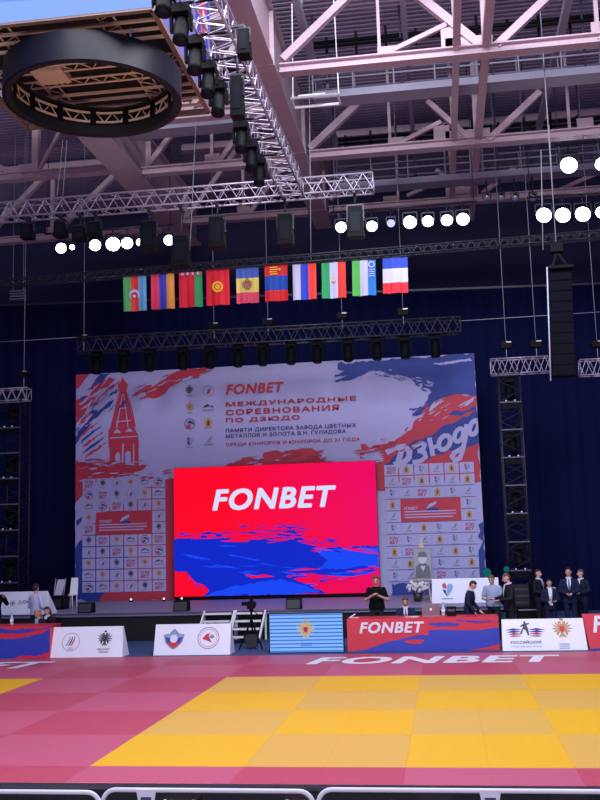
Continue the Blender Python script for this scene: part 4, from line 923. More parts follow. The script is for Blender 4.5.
def paint4(p, t):
    c = p.uv(525, 631)
    def f(mb):
        for s, m in ((-1, BLUE), (1, RED)):
            for k in range(4): p.pg(mb, (c[0]+s*.06, c[1]), 1, [(s*.0, .03-.05*k), (s*.22, .07-.055*k), (s*(.42-.03*k), .02-.05*k), (s*.22, .015-.055*k)], .006, (BLUE, PWHITE, RED, GREY)[k] if k != 1 else DKBLUE)
        p.pg(mb, (c[0], c[1]+.07), .46, [(-.3, -.35), (-.18, -.3), (-.08, -.05), (.04, -.12), (.12, -.38), (.2, -.38), (.16, -.02), (.1, .16), (.24, .2), (.22, .27), (.06, .25), (.04, .36), (-.04, .36), (-.06, .22), (-.24, .12), (-.2, .06), (-.08, .1), (-.14, -.04)], .009, INK)
    put(p, t, 'emblem', f)
    put(p, t, 'lettering', lambda mb: p.text(mb, 'РОССИЙСКИЙ', (c[0]-.36, c[1]-.31), (c[0]+.36, c[1]-.22), .006, INK, 0, .02, 1.08, raw=True))
    put(p, t, 'small_lettering', lambda mb: (p.text(mb, 'СПОРТИВНЫЙ ФОНД', (c[0]-.36, c[1]-.4), (c[0]+.36, c[1]-.35), .006, GREY, 0, .01, raw=True)))
    c2_ = p.uv(562, 629)
    put(p, t, 'crest', lambda mb: (p.eagle(mb, c2_, .46, .006, GOLD, RED), [p.rect(mb, (c2_[0]+.02, c2_[1]-.36-.05*k), .24, .02, .006, GREY) for k in range(3)]))
aframe('white folding sign with a running figure emblem and a golden eagle', (501.5, 620.3), (582.5, 617.3), (502.8, 651.6), (588, 649.4), .5, paint4)
PRED = M('banner_red', (204, 44, 66), .5, var=.03); PBLU = M('banner_blue', (38, 60, 178), .5, var=.04)
def paint5(p, t):
    put(p, t, 'print', lambda mb: p.poly(mb, [(0, 0), (p.W, 0), (p.W, .12), (.6, .08), (.2, .03)], .005, PBLU, .04, 3, raw=True))
    put(p, t, 'lettering', lambda mb: p.text(mb, 'FONBET', (.12, .38), (1.9, .8), .01, PWHITE, .22, .05, 1.12, raw=True))
aframe('red folding banner cut off by the right edge beside the white sign', (581.5, 613.5), (664, 613), (590, 649.3), (668, 648), .5, paint5, PRED)

# striped LED board
A = atz(269.5, 652.3, 0); B = atz(344.3, 651.5, 0); Yb = 24.5; A = V((A.x*Yb/A.y, Yb, 0)); B = V((B.x*Yb/B.y, Yb, 0)); ht = at(307, 612.8, Yb).z
t = thing('led_board', 'low glowing board with blue and white lines and a golden crest', 'screen', ((A.x+B.x)/2, Yb, 0))
Wb = B.x-A.x
mb = MB(); mb.box(((A.x+B.x)/2, Yb+.06, ht/2), (Wb, .1, ht)); mb.build('cabinet', BLACK, t)
for s in (.2, .8): 
    mb = MB(); mb.prism([(A.x+Wb*s, Yb+.11, .0), (A.x+Wb*s, Yb+.11, ht*.8), (A.x+Wb*s, Yb+.5, 0)], (.04, 0, 0)); mb.build('brace', BLACK, t)
pl_ = Plane((A.x, Yb+.005, 0), (1,0,0), (0,0,1))
mb = MB()
ES1, ES2 = M('screen_sky', (128, 186, 252), emit=1.0), M('screen_line', (66, 104, 214), emit=1.0)
pl_.poly(mb, [(.02, .02), (Wb-.02, .02), (Wb-.02, ht-.02), (.02, ht-.02)], .006, ES1, raw=True)
for k in range(11): pl_.rect(mb, (Wb/2, ht*(k+.5)/11), Wb-.05, ht*.032, .009, ES2)
for k in range(3): pl_.rect(mb, (Wb*.5, ht*.24-.05*k), Wb*.15, .02, .011, ES2)
mb.build('picture', None, t, fix=False)
mb = MB(); pl_.eagle(mb, (Wb*.495, ht*.58), .46, .013, M('screen_gold', (206, 176, 110), emit=.9), M('screen_crimson', (190, 50, 90), emit=.9)); mb.build('crest', None, t, fix=False)

# tables ---------------------------------------------------------------------
def table(label, x0, x1, Yf, h_, depth, paint, top=PRED):
    t = thing('judges_table', label, 'table', ((x0+x1)/2, Yf+depth/2, 0))
    mb = MB(); mb.box(((x0+x1)/2, Yf+depth/2+.01, h_-.015), (x1-x0, depth, .03)); mb.build('tabletop', top, t)
    mb = MB(); mb.box(((x0+x1)/2, Yf+.0, h_/2+.005), (x1-x0, .02, h_-.01)); 
    mb.build('front_panel', PRED, t)
    for x in (x0+.02, x1-.02): mb = MB(); mb.box((x, Yf+depth/2, h_/2-.02), (.02, depth-.04, h_-.06)); mb.build('side_panel', PRED, t)
    n_ = max(2, int((x1-x0)/1.6)+1)
    for i in range(n_):
        for y in (Yf+.1, Yf+depth-.06):
            x = x0+.1+(x1-x0-.2)*i/(n_-1); mb = MB(); mb.tube([(x, y, 0), (x, y, h_-.03)], .02, 8); mb.build('leg', BLACK, t)
    pl_ = Plane((x0, Yf-.01, 0), (1,0,0), (0,0,1)); pl_.W = x1-x0; pl_.H = h_; paint(pl_, t); return t
TY = 24.55
xa, xb, h1 = at(347.3, 636, TY).x, at(499.3, 634, TY).x, at(420, 617.8, TY).z
def paintT(p, t):
    c = lambda L: [(x/5+340, y/5+560) for x, y in L]
    def f(mb):
        def q(m, L, n, s): p.poly(mb, [(min(max(u, 0), p.W), min(max(v, 0), p.H)) for u, v in [p.uv(*z) for z in c(L)]], n, m, .035, s, raw=True)
        q(PBLU, [(36,462),(130,448),(240,408),(330,390),(400,372),(440,378),(446,352),(520,346),(620,352),(700,350),(776,338),(806,336),(806,470),(36,470)], .006, 1)
        q(PRED, [(318,404),(360,398),(420,400),(400,420),(340,416)], .012, 2); q(PRED, [(640,452),(720,440),(806,420),(806,466),(700,466)], .012, 3)
        q(PBLU, [(440,318),(520,312),(600,322),(560,328),(480,330)], .01, 4); q(PBLU, [(580,300),(700,306),(800,300),(800,304),(680,314)], .01, 5)
    put(p, t, 'print', f)
    put(p, t, 'lettering', lambda mb: p.text(mb, 'FONBET', (359.5, 633.5), (424, 621.2), .02, PWHITE, .22, .05, 1.12))
T1 = table('long red and blue covered judges table with white lettering', xa, xb, TY, h1, .75, paintT)
TY2 = 24.05
xa2, xb2, h2 = at(-70, 640, TY2).x, at(50, 640, TY2).x, at(25, 626, TY2).z
def paintT2(p, t):
    c = lambda L: [(x/5, y/5+560) for x, y in L]
    def f(mb):
        def q(m, L, n, s): p.poly(mb, [(min(max(u, 0), p.W), min(max(v, 0), p.H)) for u, v in [p.uv(*z) for z in c(L)]], n, m, .035, s, raw=True)
        q(PBLU, [(-400,400),(-100,392),(60,394),(140,384),(200,372),(256,340),(256,500),(-400,500)], .006, 6)
        q(PBLU, [(-400,340),(0,340),(60,352),(150,346),(250,334),(250,338),(150,362),(60,366),(-400,360)], .008, 7)
        q(PRED, [(60,492),(120,478),(180,480),(250,460),(250,496)], .012, 8)
    put(p, t, 'print', f)
table('red and blue covered table cut off by the left edge', xa2, xb2, TY2, h2, .75, paintT2)

# ================================================================== stage furniture
def stairs(label, px0, px1):
    x0, x1 = at(px0, 620, 27.4).x, at(px1, 620, 27.4).x
    t = thing('stage_stairs', label, 'stairs', ((x0+x1)/2, 27.5, 0))
    for i in range(4):
        z = .195*(i+1); y = 26.95+.26*i
        mb = MB(); mb.box(((x0+x1)/2, y+.14, z-.02), (x1-x0-.06, .28, .04)); st = mb.build('step', BLACK, t)
        mb = MB(); mb.box(((x0+x1)/2, y-.005, z-.025), (x1-x0-.08, .03, .06)); mb.build('nosing', WHITEP, st)
    for x in (x0, x1):
        mb = MB(); mb.bar((x, 26.93, .1), (x, 27.96, .8), .05, .08); mb.bar((x, 27.96, 0), (x, 27.96, .8), .05, .05); mb.build('stringer', WHITEP, t)
stairs('left flight of black stage steps with white edges', 200, 230.5)
stairs('right flight of black stage steps with white edges, behind the tripod', 232.5, 262)

mon = None
for px, py, lab in ((83.5, 608, 'black wedge monitor on the stage edge left of the big screen'), (178.5, 606.5, 'black wedge monitor on the stage below the left end of the big screen'), (292, 604.5, 'black wedge monitor on the stage below the middle of the big screen')):
    p = atz(px, py+5.5, STZ); p.y = max(p.y, 28.3)
    if mon: dup(mon, p, lab); continue
    mon = thing('stage_monitor', lab, 'speaker', p, 'wedge monitors on the stage edge')
    L = V(p); mb = MB(); mb.prism([L+V((-.22, -.16, 0)), L+V((-.22, .2, 0)), L+V((-.22, .16, .3)), L+V((-.22, -.06, .3))], (.44, 0, 0)); mb.build('cabinet', BLACK, mon)
    mb = MB(); mb.prism([L+V((-.19, -.155, .03)), L+V((-.19, -.165, .03)), L+V((-.19, -.085, .26)), L+V((-.19, -.075, .27))], (.38, 0, 0)); mb.build('grille', M('grille_grey', (52, 52, 62), .5, bump=.4, scale=80), mon)
for px, py, lab in ((136, 599.5, 'tiny bright lamp on the stage floor left of the big screen'), (172, 598, 'tiny bright lamp at the left foot of the big screen'), (190, 597.5, 'tiny bright lamp under the red corner of the big screen')):
    p = atz(px, py+1.5, STZ); p.y = min(p.y, 33.3); t = thing('floor_lamp', lab, 'lamp', (p.x, p.y, STZ))
    mb = MB(); mb.box((p.x, p.y, STZ+.03), (.09, .09, .06)); mb.build('base', BLACK, t); mb = MB(); mb.sphere((p.x, p.y, STZ+.09), .035, 10, 6); mb.build('bulb', M('small_lamp', (255, 240, 240), emit=1.5), t)

# camera on a tripod
p = at(252, 650, 25.6); p.z = 0
t = thing('video_camera', 'black video camera on a tripod in front of the right stage steps', 'camera', (p.x, p.y, 0))
for a in (-.5, 1.6, 3.7):
    mb = MB(); mb.tube([p+V((0, 0, .75)), p+V((.36*math.cos(a), .36*math.sin(a), -.01))], [.028, .018], 8); mb.build('leg', BLACK, t)
mb = MB(); mb.tube([p+V((0, 0, .55)), p+V((0, 0, 1.0))], .03, 8); mb.sphere(p+V((0, 0, 1.0)), .06, 10, 6); mb.tube([p+V((.03, 0, 1.0)), p+V((.25, -.2, .85))], .012, 6); mb.build('column', BLACK, t)
mb = MB(); mb.box(p+V((0, 0, 1.12)), (.16, .34, .18)); mb.box(p+V((.02, -.05, 1.25)), (.06, .22, .05)); mb.build('camera_body', BLACK, t)
mb = MB(); mb.tube([p+V((0, .16, 1.12)), p+V((0, .36, 1.12))], [.06, .075], 14); mb.build('lens', BLACK2, t)
mb = MB(); mb.box(p+V((-.16, -.1, 1.16)), (.14, .03, .1)); mb.build('viewfinder', BLACK, t)
mb = MB(); mb.prism([p+V((-.14, -.1, .06)), p+V((.14, -.1, .06)), p+V((.17, -.1, .36)), p+V((-.17, -.1, .36))], (0, .2, 0)); mb.build('weight_bag', M('bag_grey', (44, 44, 54), .8), t)

# white boards on the stage
def wedge_board(label, tlx, trx, blx, brx, Yb, deep, paint, cat='sign'):
    A, B = at(*blx, Yb), at(*brx, Yb); C, D = at(*tlx, Yb+deep*.4), at(*trx, Yb+deep*.4)
    A.z = B.z = STZ; zt = (C.z+D.z)/2; C.z = D.z = zt
    t = thing('display_board', label, cat, ((A.x+B.x)/2, Yb+deep/2, STZ)); th = V((0, .03, 0)); hb = V((0, deep, 0))
    mb = MB(); mb.prism([A, B, D, C], th); mb.build('front_panel', WHITE, t)
    mb = MB(); mb.prism([A+hb, B+hb, D+th*1.2, C+th*1.2], th); mb.build('back_panel', WHITE, t)
    mb = MB(); mb.prism([B+th, B+hb, D+th], (.02, 0, 0)); mb.build('side_panel', WHITE, t)
    U = (B-A).normalized(); Vv = C-A; Vv = Vv-U*Vv.dot(U); pl_ = Plane(A, U, Vv); pl_.W = (B-A).length; pl_.H = Vv.length; paint(pl_, t)
def pj(p, t):
    def f(mb):
        a = p.uv(9.5, 604); b = p.uv(30, 598.5); p.text(mb, 'JUDO', (p.uv(18, 604.5)[0], p.uv(18, 604.8)[1]), (p.uv(31.5, 600)[0], p.uv(31.5, 600.3)[1]), .008, INK, 0, .02, raw=True)
        c = p.uv(12.8, 603.3); p.ring(mb, c, .08, .014, .008, INK, 16); p.disc(mb, c, .035, .008, INK, 10)
    put(p, t, 'lettering', f)
wedge_board('white folding board with dark lettering behind the seated pair at left', (-12, 593.5), (47, 590), (-14, 615.8), (49, 613.3), 28.15, .6, pj)
def ph(p, t):
    c = p.uv(447, 590.5)
    put(p, t, 'emblem', lambda mb: p.icon(mb, 'H', (c[0], c[1]), .62, .008), 'heart emblem of blue and red')
wedge_board('white board with a small blue and red heart behind the laptop', (432, 579.5), (497.5, 577), (432, 606.3), (499, 604.5), 29.6, .5, ph)

# easel with portrait and flowers
p = atz(424, 601, STZ); p.y = 30.9; p.x = at(424, 600, 30.9).x; p.z = STZ
WOOD = M('pale_wood', (206, 182, 150), .5, scale=14, var=.15)
t = thing('easel', 'pale wooden easel on the stage carrying a grey portrait', 'easel', p)
for q0, q1 in (((.22, -.12, 0), (.03, .1, 1.75)), ((-.3, -.12, 0), (-.05, .1, 1.75)), ((0, .6, 0), (0, .12, 1.6))):
    mb = MB(); mb.bar(p+V(q0), p+V(q1), .045, .03); mb.build('leg', WOOD, t)
mb = MB(); mb.bar(p+V((-.32, -.1, .66)), p+V((.32, -.1, .66)), .08, .03); mb.bar(p+V((0, .0, .66)), p+V((0, .12, 1.95)), .05, .03, (0,1,0)); mb.build('ledge', WOOD, t)
q = p+V((0, -.09, .68)); t = thing('portrait', 'grey framed portrait photograph of a person standing on the easel', 'picture', q)
pl_ = Plane(q+V((-.28, -.03, 0)), (1,0,0), (0,.13,1))
mb = MB(); mb.prism([pl_.p(0, 0), pl_.p(.58, 0), pl_.p(.58, .95), pl_.p(0, .95)], (0, .03, 0)); mb.build('frame', M('frame_grey', (120, 126, 140), .4), t)
mb = MB(); G1, G2, G3 = M('photo_grey', (150, 154, 168), .5), M('photo_dark', (92, 96, 110), .5), M('photo_light', (196, 196, 208), .5)
pl_.poly(mb, [(.03, .03), (.55, .03), (.55, .92), (.03, .92)], .006, G1, raw=True)
pl_.poly(mb, [(.05, .03), (.53, .03), (.5, .36), (.38, .47), (.2, .47), (.08, .36)], .009, G2, raw=True); pl_.poly(mb, [(.22, .38), (.37, .38), (.3, .22)], .012, G3, raw=True)
pl_.disc(mb, (.29, .62), .13, .012, G3, 18, 1.25); pl_.poly(mb, [(.15, .66), (.43, .66), (.41, .8), (.29, .84), (.17, .8)], .014, G2, raw=True)
mb.build('picture', None, t, fix=False)
q = atz(418, 600, STZ); Yq = 30.55; q = V((at(418, 598, Yq).x, Yq, STZ)); t = thing('flower_arrangement', 'bunch of white flowers in front of the portrait easel', 'flowers', q)
mb = MB(); mb.loft([(q, .09, .09), (q+V((0, 0, .1)), .13, .13), (q+V((0, 0, .26)), .15, .15)], 14); mb.build('pot', M('pot_dark', (50, 48, 56), .5), t)
lf = MB()
for i in range(40):
    a = random.uniform(0, 2*PI); r = random.uniform(.05, .3); z = random.uniform(.25, .55); c = q+V((r*math.cos(a), r*.6*math.sin(a), z)); d = V((math.cos(a), math.sin(a), .4))*.09; s_ = V((-d.y, d.x, 0))*.3
    lf.add([c-d, c+s_, c+d, c-s_], [(0, 1, 2, 3)])
lf.build('foliage', M('leaf_green', (58, 84, 60), .6), t, fix=False)
PET = M('petal_white', (234, 228, 230), .6)
for i in range(34):
    a = random.uniform(0, 2*PI); r = .32*math.sqrt(random.random()); c = q+V((r*math.cos(a), -.05-.2*abs(math.sin(a))*r/.32, .42+.22*random.uniform(-1, 1)*(1-(r/.36)**2)+.03))
    mb = MB()
    for k in range(5): b_ = 2*PI*k/5; mb.sphere(c+V((.028*math.cos(b_), -.01, .028*math.sin(b_))), (.026, .016, .026), 6, 4)
    mb.sphere(c+V((0, -.022, 0)), .014, 6, 4); mb.build('blossom', PET, t)

# things standing at the left of the stage
def solid_box(name, label, cat, c, d, m, extra=None, sub='body'):
    t = thing(name, label, cat, (c[0], c[1], c[2]-d[2]/2)); mb = MB(); mb.box(c, d); b = mb.build(sub, m, t)
    if extra: extra(t, b)
    return t
Yq = 30.2; a = at(59.5, 604, Yq)
def tealspot(t, b): 
    mb = MB(); mb.tube([V((a.x-.14, Yq-.26, STZ+.18)), V((a.x-.14, Yq-.29, STZ+.18))], .075, 14); mb.build('lens', TEAL, t)
    mb = MB(); mb.box((a.x+.0, Yq-.255, STZ+.2), (.3, .01, .26)); mb.build('grille', M('grille_black', (34, 32, 46), .5), t)
solid_box('equipment_case', 'black equipment case with a teal light beside the backdrop', 'case', (a.x, Yq, STZ+.22), (.44, .5, .44), BLACK, tealspot)
def leaning(label, px0, px1, py0, py1, Y, lean):
    a, b = at(px0, py1, Y), at(px1, py0, Y); z0 = STZ+.44
    t = thing('folded_table', label, 'folded table', ((a.x+b.x)/2, Y, z0)); W_ = b.x-a.x; H_ = b.z-z0
    mb = MB(); mb.prism([(a.x, Y, z0), (b.x-.08, Y, z0), (b.x, Y+lean, b.z), (a.x+.08, Y+lean, b.z)], (0, .04, 0)); mb.build('top', M('folded_white', (196, 196, 220), .5), t)
    for x in (a.x-.0, b.x): mb = MB(); mb.tube([(x, Y-.02, z0), (x+.02, Y+lean-.02, b.z+.04)], .018, 6); mb.build('leg', ALU, t)
leaning('pale folded table standing on the black case left of the backdrop', 54, 64, 579.5, 592.5, 30.2, .12)
Yq = 30.6; a, b = at(67, 603, Yq), at(75, 578, Yq)
t = thing('stacked_chair', 'white plastic chair standing against the left edge of the backdrop', 'chair', ((a.x+b.x)/2, Yq, STZ)); w_ = b.x-a.x
mb = MB(); mb.prism([(a.x, Yq+.22, STZ+.42), (b.x, Yq+.22, STZ+.42), (b.x-.02, Yq+.32, b.z), (a.x+.02, Yq+.32, b.z)], (0, .03, 0)); mb.build('backrest', WHITEP, t)
mb = MB(); mb.box(((a.x+b.x)/2, Yq+.02, STZ+.42), (w_, .44, .03)); mb.build('seat', WHITEP, t)
for x in (a.x+.02, b.x-.02):
    for y in (Yq-.18, Yq+.22): mb = MB(); mb.tube([(x, y, STZ), (x, y, STZ+.42)], .016, 6); mb.build('leg', WHITEP, t)
# gear beside the right tower, behind the group of three
def teal_head(label, px, py, Y, r):
    p = at(px, py, Y); z0 = -.005 if Y < 28 or p.x > STX1 else STZ
    t = thing('wash_light', label, 'stage light', (p.x, p.y, z0))
    mb = MB(); mb.box((p.x, p.y, z0+.06), (.3, .3, .12)); mb.tube([(p.x, p.y, z0+.1), (p.x, p.y, p.z-r)], .03, 8); mb.build('stand', BLACK, t)
    mb = MB(); d = V((-.2, -1, 0)).normalized(); mb.tube([p-d*.3, p-d*.2, p], [r*.5, r*.9, r*1.1], 16); mb.build('head', BLACK, t)
    mb = MB(); mb.tube([p+d*.002, p+d*.02], r, 18); mb.build('lens', TEAL, t)
teal_head('wash light with a large teal lens above the group of three men', 487, 572.5, 31.2, .13)
teal_head('wash light with a small teal lens left of the right tower', 506.5, 569.3, 31.2, .09)
p = at(527, 603, 30.6)
solid_box('flight_case', 'black flight case on the carpet in front of the right tower', 'case', (p.x, 30.6, .3), (.6, .5, .6), BLACK, lambda t, b: [MB().box((p.x, 30.34, .3+dz), (.56, .012, .03)).build('edge_trim', ALU, t) for dz in (-.22, .22)])
p = at(519, 590, 30.9)
solid_box('amplifier_rack', 'tall black rack of equipment beside the right tower', 'rack', (p.x+.05, 31.05, .62), (.5, .3, 1.25), M('rack_black', (18, 18, 24), .5), lambda t, b: [MB().box((p.x+.05, 30.895, .3+.2*k), (.44, .012, .06)).build('panel', M('rack_grey', (58, 60, 76), .4), t) for k in range(5)])

# on the tables
TT = h1
def laptop(px, label, Y):
    p = V((at(px, 612, Y).x, Y, TT)); t = thing('laptop', label, 'laptop', p)
    mb = MB(); mb.box(p+V((0, .12, .01)), (.42, .26, .018)); mb.build('keyboard_base', M('laptop_silver', (150, 146, 162), .35, .4), t)
    mb = MB(); mb.prism([p+V((-.22, .0, .02)), p+V((.22, .0, .02)), p+V((.22, -.09, .32)), p+V((-.22, -.09, .32))], (0, .012, 0)); l_ = mb.build('lid', M('laptop_silver', (150, 146, 162), .35, .4), t)
    mb = MB(); mb.sphere(p+V((0, -.052, .17)), (.03, .006, .036), 10, 6); mb.build('emblem', WHITEP, l_)
laptop(431, 'silver laptop with its lid towards us on the judges table', 24.95)
def bottle(px, label, Y, z0, s=1):
    p = V((at(px, 612, Y).x, Y, z0)); t = thing('water_bottle', label, 'bottle', p)
    mb = MB(); mb.loft([(p, .03*s, .03*s), (p+V((0,0,.02)), .036*s, .036*s), (p+V((0,0,.15*s)), .036*s, .036*s), (p+V((0,0,.2*s)), .016*s, .016*s), (p+V((0,0,.235*s)), .015*s, .015*s)], 14); mb.build('body', M('bottle_plastic', (190, 205, 225), .15), t)
    mb = MB(); mb.loft([(p+V((0,0,.235*s)), .018*s, .018*s), (p+V((0,0,.26*s)), .018*s, .018*s)], 12); mb.build('cap', SKYB, t)
    mb = MB(); mb.loft([(p+V((0,0,.06*s)), .0368*s, .0368*s), (p+V((0,0,.12*s)), .0368*s, .0368*s)], 14); mb.build('label_band', WHITE, t)
bottle(443.3, 'clear water bottle right of the laptop', 25.0, TT, 1.3)
bottle(11.8, 'clear water bottle on the left table', 24.4, h2, 1.2)
Yq = 25.05; p = V((at(451.5, 612, Yq).x, Yq, TT)); t = thing('desk_printer', 'small black machine right of the water bottle on the judges table', 'machine', p)
mb = MB(); mb.box(p+V((0, 0, .11)), (.24, .2, .22)); mb.build('body', BLACK, t); mb = MB(); mb.box(p+V((0, -.104, .14)), (.18, .01, .06)); mb.build('slot', M('rack_grey', (58, 60, 76), .4), t)
p = V((at(411, 618, 24.8).x, 24.8, TT+.003)); mb = MB()
for k in range(3): mb.box(p+V((.02*k, .01*k, .004*k)), (.3, .21, .003), (V((math.cos(.2*k), math.sin(.2*k), 0)), V((-math.sin(.2*k), math.cos(.2*k), 0)), V((0,0,1))))
tag(mb.build('paper_sheets', WHITE), 'white papers lying in front of the seated man in dark suit', 'papers')
p = V((at(350.5, 616, 24.8).x, 24.8, TT)); mb = MB(); mb.bar(p+V((-.03, 0, .012)), p+V((.12, .03, .1)), .04, .02); mb.bar(p+V((.0, 0, .008)), p+V((.2, .05, .008)), .05, .015); tag(mb.build('rolled_leaflet', WHITE), 'small white leaflet at the left end of the judges table', 'leaflet')

def chair(label, x, y, grp=None):
    t = thing('folding_chair', label, 'chair', (x, y, -.005), grp)
    mb = MB(); mb.box((x, y, .44), (.44, .42, .04)); mb.build('seat', BLACK, t)
    mb = MB(); mb.prism([(x-.21, y+.2, .6), (x+.21, y+.2, .6), (x+.2, y+.27, .86), (x-.2, y+.27, .86)], (0, .025, 0)); mb.build('backrest', BLACK, t)
    for sx in (-.2, .2):
        mb = MB(); mb.tube([(x+sx, y+.19, 0), (x+sx, y+.2, .45), (x+sx, y+.27, .86)], .014, 6); mb.build('leg', BLACK, t); mb = MB(); mb.tube([(x+sx, y-.19, 0), (x+sx, y-.18, .44)], .014, 6); mb.build('leg', BLACK, t)

# ================================================================== people
def frozen(mb, name, m, parent, voxel=None, smooth_it=0):
    o = mb.build(name, m, None, fix=True)
    if voxel:
        r = o.modifiers.new('r', 'REMESH'); r.mode = 'VOXEL'; r.voxel_size = voxel; r.use_smooth_shade = True
        if smooth_it: s_ = o.modifiers.new('s', 'SMOOTH'); s_.iterations = smooth_it; s_.factor = .4
        dg = bpy.context.evaluated_depsgraph_get(); me = bpy.data.meshes.new_from_object(o.evaluated_get(dg))
        o.modifiers.clear(); o.data = me
        if not me.materials: me.materials.append(m)
    if parent: o.parent = parent
    return o
HAIR = {'brown': M('hair_brown', (92, 66, 56), .6, bump=.4, scale=90), 'dark': M('hair_dark', (38, 30, 32), .6, bump=.4, scale=90), 'grey': M('hair_grey', (150, 138, 132), .6, bump=.4, scale=90), 'fair': M('hair_fair', (176, 132, 100), .6, bump=.4, scale=90)}
SUIT = {'navy': M('suit_navy', (30, 36, 66), .8, spec=.2), 'black': M('suit_black', (26, 27, 40), .8, spec=.2), 'dark': M('suit_dark', (28, 31, 54), .8, spec=.2), 'midblue': M('suit_blue', (30, 42, 78), .8, spec=.2)}
SHIRT_W = M('shirt_white', (220, 222, 240), .7); SHIRT_B = M('shirt_pale_blue', (150, 166, 202), .7); TEEB = M('tee_black', (18, 18, 22), .85, spec=.1); LAV = M('shirt_lavender', (196, 200, 240), .7)
EYE = M('eye_dark', (40, 32, 34), .3); LIP = M('lip', (168, 104, 98), .5)
HANG = lambda s: ((s*.255, .03, 1.14), (s*.265, -.07, .9))
def person(label, px, py_top, Y, face=0, arms=None, height=None, hair='dark', top='jacket', suit='dark', shirt=SHIRT_W, tie=None, lean=0, nod=0, turn=0, seated=False, z0=-.005, longhair=False, lanyard=False, sleeves='long', belly=0, beard=False):
    ptop = at(px, py_top, Y)
    drop = .45 if seated else 0
    sc = height/1.75 if height else (ptop.z-z0)/((1.75-drop)*math.cos(lean*.5)*(1-.02*nod))
    x = ptop.x
    root = thing('person', label, 'person', (0, 0, 0))
    arms = arms or (HANG(-1), HANG(1))
    def bend(p):
        p = V(p)
        k = min(max((p.z-.95)/.3, 0), 1)
        if lean and k > 0:
            a = lean*k; y, z = p.y, p.z-.95; p = V((p.x, y*math.cos(a)-z*math.sin(a), .95+y*math.sin(a)+z*math.cos(a)))
        return p
    def headtf(p):
        p = V(p)-V((0, .01, 1.5)); p = Matrix.Rotation(turn, 3, 'Z') @ (Matrix.Rotation(nod, 3, 'X') @ p); return bend(p+V((0, .01, 1.5)))
    def fin(mb, f=bend):
        mb.v = [f(p) for p in mb.v]
        for p in mb.v: p.z -= drop
        mb.v = [p*sc for p in mb.v]; return mb
    # ---- body
    B = MB()
    B.loft([((0, .0, .86), .15, .1), ((0, 0, .95), .165, .115), ((0, 0, 1.08), .145, .1), ((0, 0, 1.25), .17, .115), ((0, .01, 1.38), .165, .095), ((0, .01, 1.45), .09, .07)], 18)
    B.capsule((0, .012, 1.42), (0, -.0, 1.56), .058, .055)
    for (e, w_), s in zip(arms, (-1, 1)):
        sh = V((s*.185, .01, 1.40)); e = V(e); w_ = V(w_)
        B.capsule(sh, e, .055, .042); B.capsule(e, w_, .041, .03)
        d = (w_-e).normalized(); side = d.cross(V((0, 0, 1)));
        if side.length < .3: side = V((0, 1, 0))
        side.normalize(); nrm = side.cross(d).normalized()
        if nrm.y > 0: nrm = -nrm
        for k, off in enumerate((-.033, -.011, .011, .033)):
            kn = w_+d*.085+side*off; B.capsule(w_+d*.01+side*off*.5, kn, .017, .014, 8)
            L = (.036, .042, .04, .032)[k]; m1 = kn+d*L+nrm*.012; B.capsule(kn, m1, .0115, .0105, 8); B.capsule(m1, m1+d*L*.6+nrm*.024, .0105, .009, 8)
        tb = w_+d*.03-side*.035; B.capsule(w_+d*.015, tb, .016, .013, 8); B.capsule(tb, tb+d*.04-side*.012+nrm*.012, .0125, .01, 8)
    fin(B)
    Hd = MB()
    Hd.sphere((0, .012, 1.645), (.076, .094, .103), 18, 12); Hd.sphere((0, -.02, 1.595), (.058, .066, .072), 16, 10)
    Hd.capsule((0, -.088, 1.64), (0, -.104, 1.612), .01, .015, 8)
    for s in (-1, 1): Hd.sphere((s*.078, .012, 1.63), (.012, .02, .032), 8, 6)
    fin(Hd, headtf); k = len(B.v); B.add(Hd.v, Hd.f, True)
    hipz = .9-drop
    legs = []
    for s in (-1, 1):
        hp = V((s*.09, 0, .92-drop)); 
        if seated: kn = V((s*.12, -.42, .5)); an = V((s*.12, -.36, .09))
        else: kn = V((s*.095, -.015, .5)); an = V((s*.1, .01, .09))
        legs.append((hp*sc, kn*sc, an*sc)); B.capsule(hp*sc, kn*sc, .075*sc, .055*sc); B.capsule(kn*sc, an*sc, .052*sc, .037*sc); B.capsule(an*sc+V((0, .02, -.04))*sc, an*sc+V((0, -.13, -.055))*sc, .035*sc, .028*sc)
    frozen(B, 'body', SKIN, root, .0095*sc)
    # ---- face
    for s in (-1, 1):
        mb = MB(); mb.sphere((s*.032, -.074, 1.648), (.013, .008, .008), 8, 6); mb.sphere((s*.033, -.078, 1.668), (.02, .006, .004), 8, 6); fin(mb, headtf).build('eye', EYE, root)
    mb = MB(); mb.sphere((0, -.083, 1.573), (.024, .007, .007), 8, 6); fin(mb, headtf).build('mouth', LIP, root)
    # ---- hair
    mb = MB(); n, mm = 22, 16; c = V((0, .014, 1.652)); idx = {}
    def keep(p): return p.z > 1.70-.5*max(0, p.y-.0)*1.6 and (p.y > -.088+max(0, (1.735-p.z))*1.1) or (p.y > .035 and p.z > 1.575)
    for i in range(mm+1):
        t_ = PI*i/mm
        for j in range(n):
            a = 2*PI*j/n; dv = V((math.sin(t_)*math.cos(a), math.sin(t_)*math.sin(a), math.cos(t_))); rj = 1+.03*noise.noise(dv*4+V((px, 0, 0)))
            idx[i, j] = len(mb.v); mb.v.append(c+V((dv.x*.088, dv.y*.106, dv.z*.114))*rj); idx[i, j, 1] = len(mb.v); mb.v.append(c+V((dv.x*.074, dv.y*.09, dv.z*.1)))
    kf = {}
    for i in range(mm):
        for j in range(n):
            j2 = (j+1) % n; q = [idx[i, j], idx[i+1, j], idx[i+1, j2], idx[i, j2]]; cc = sum((mb.v[k] for k in q), V())/4
            if keep(cc): kf[i, j] = 1
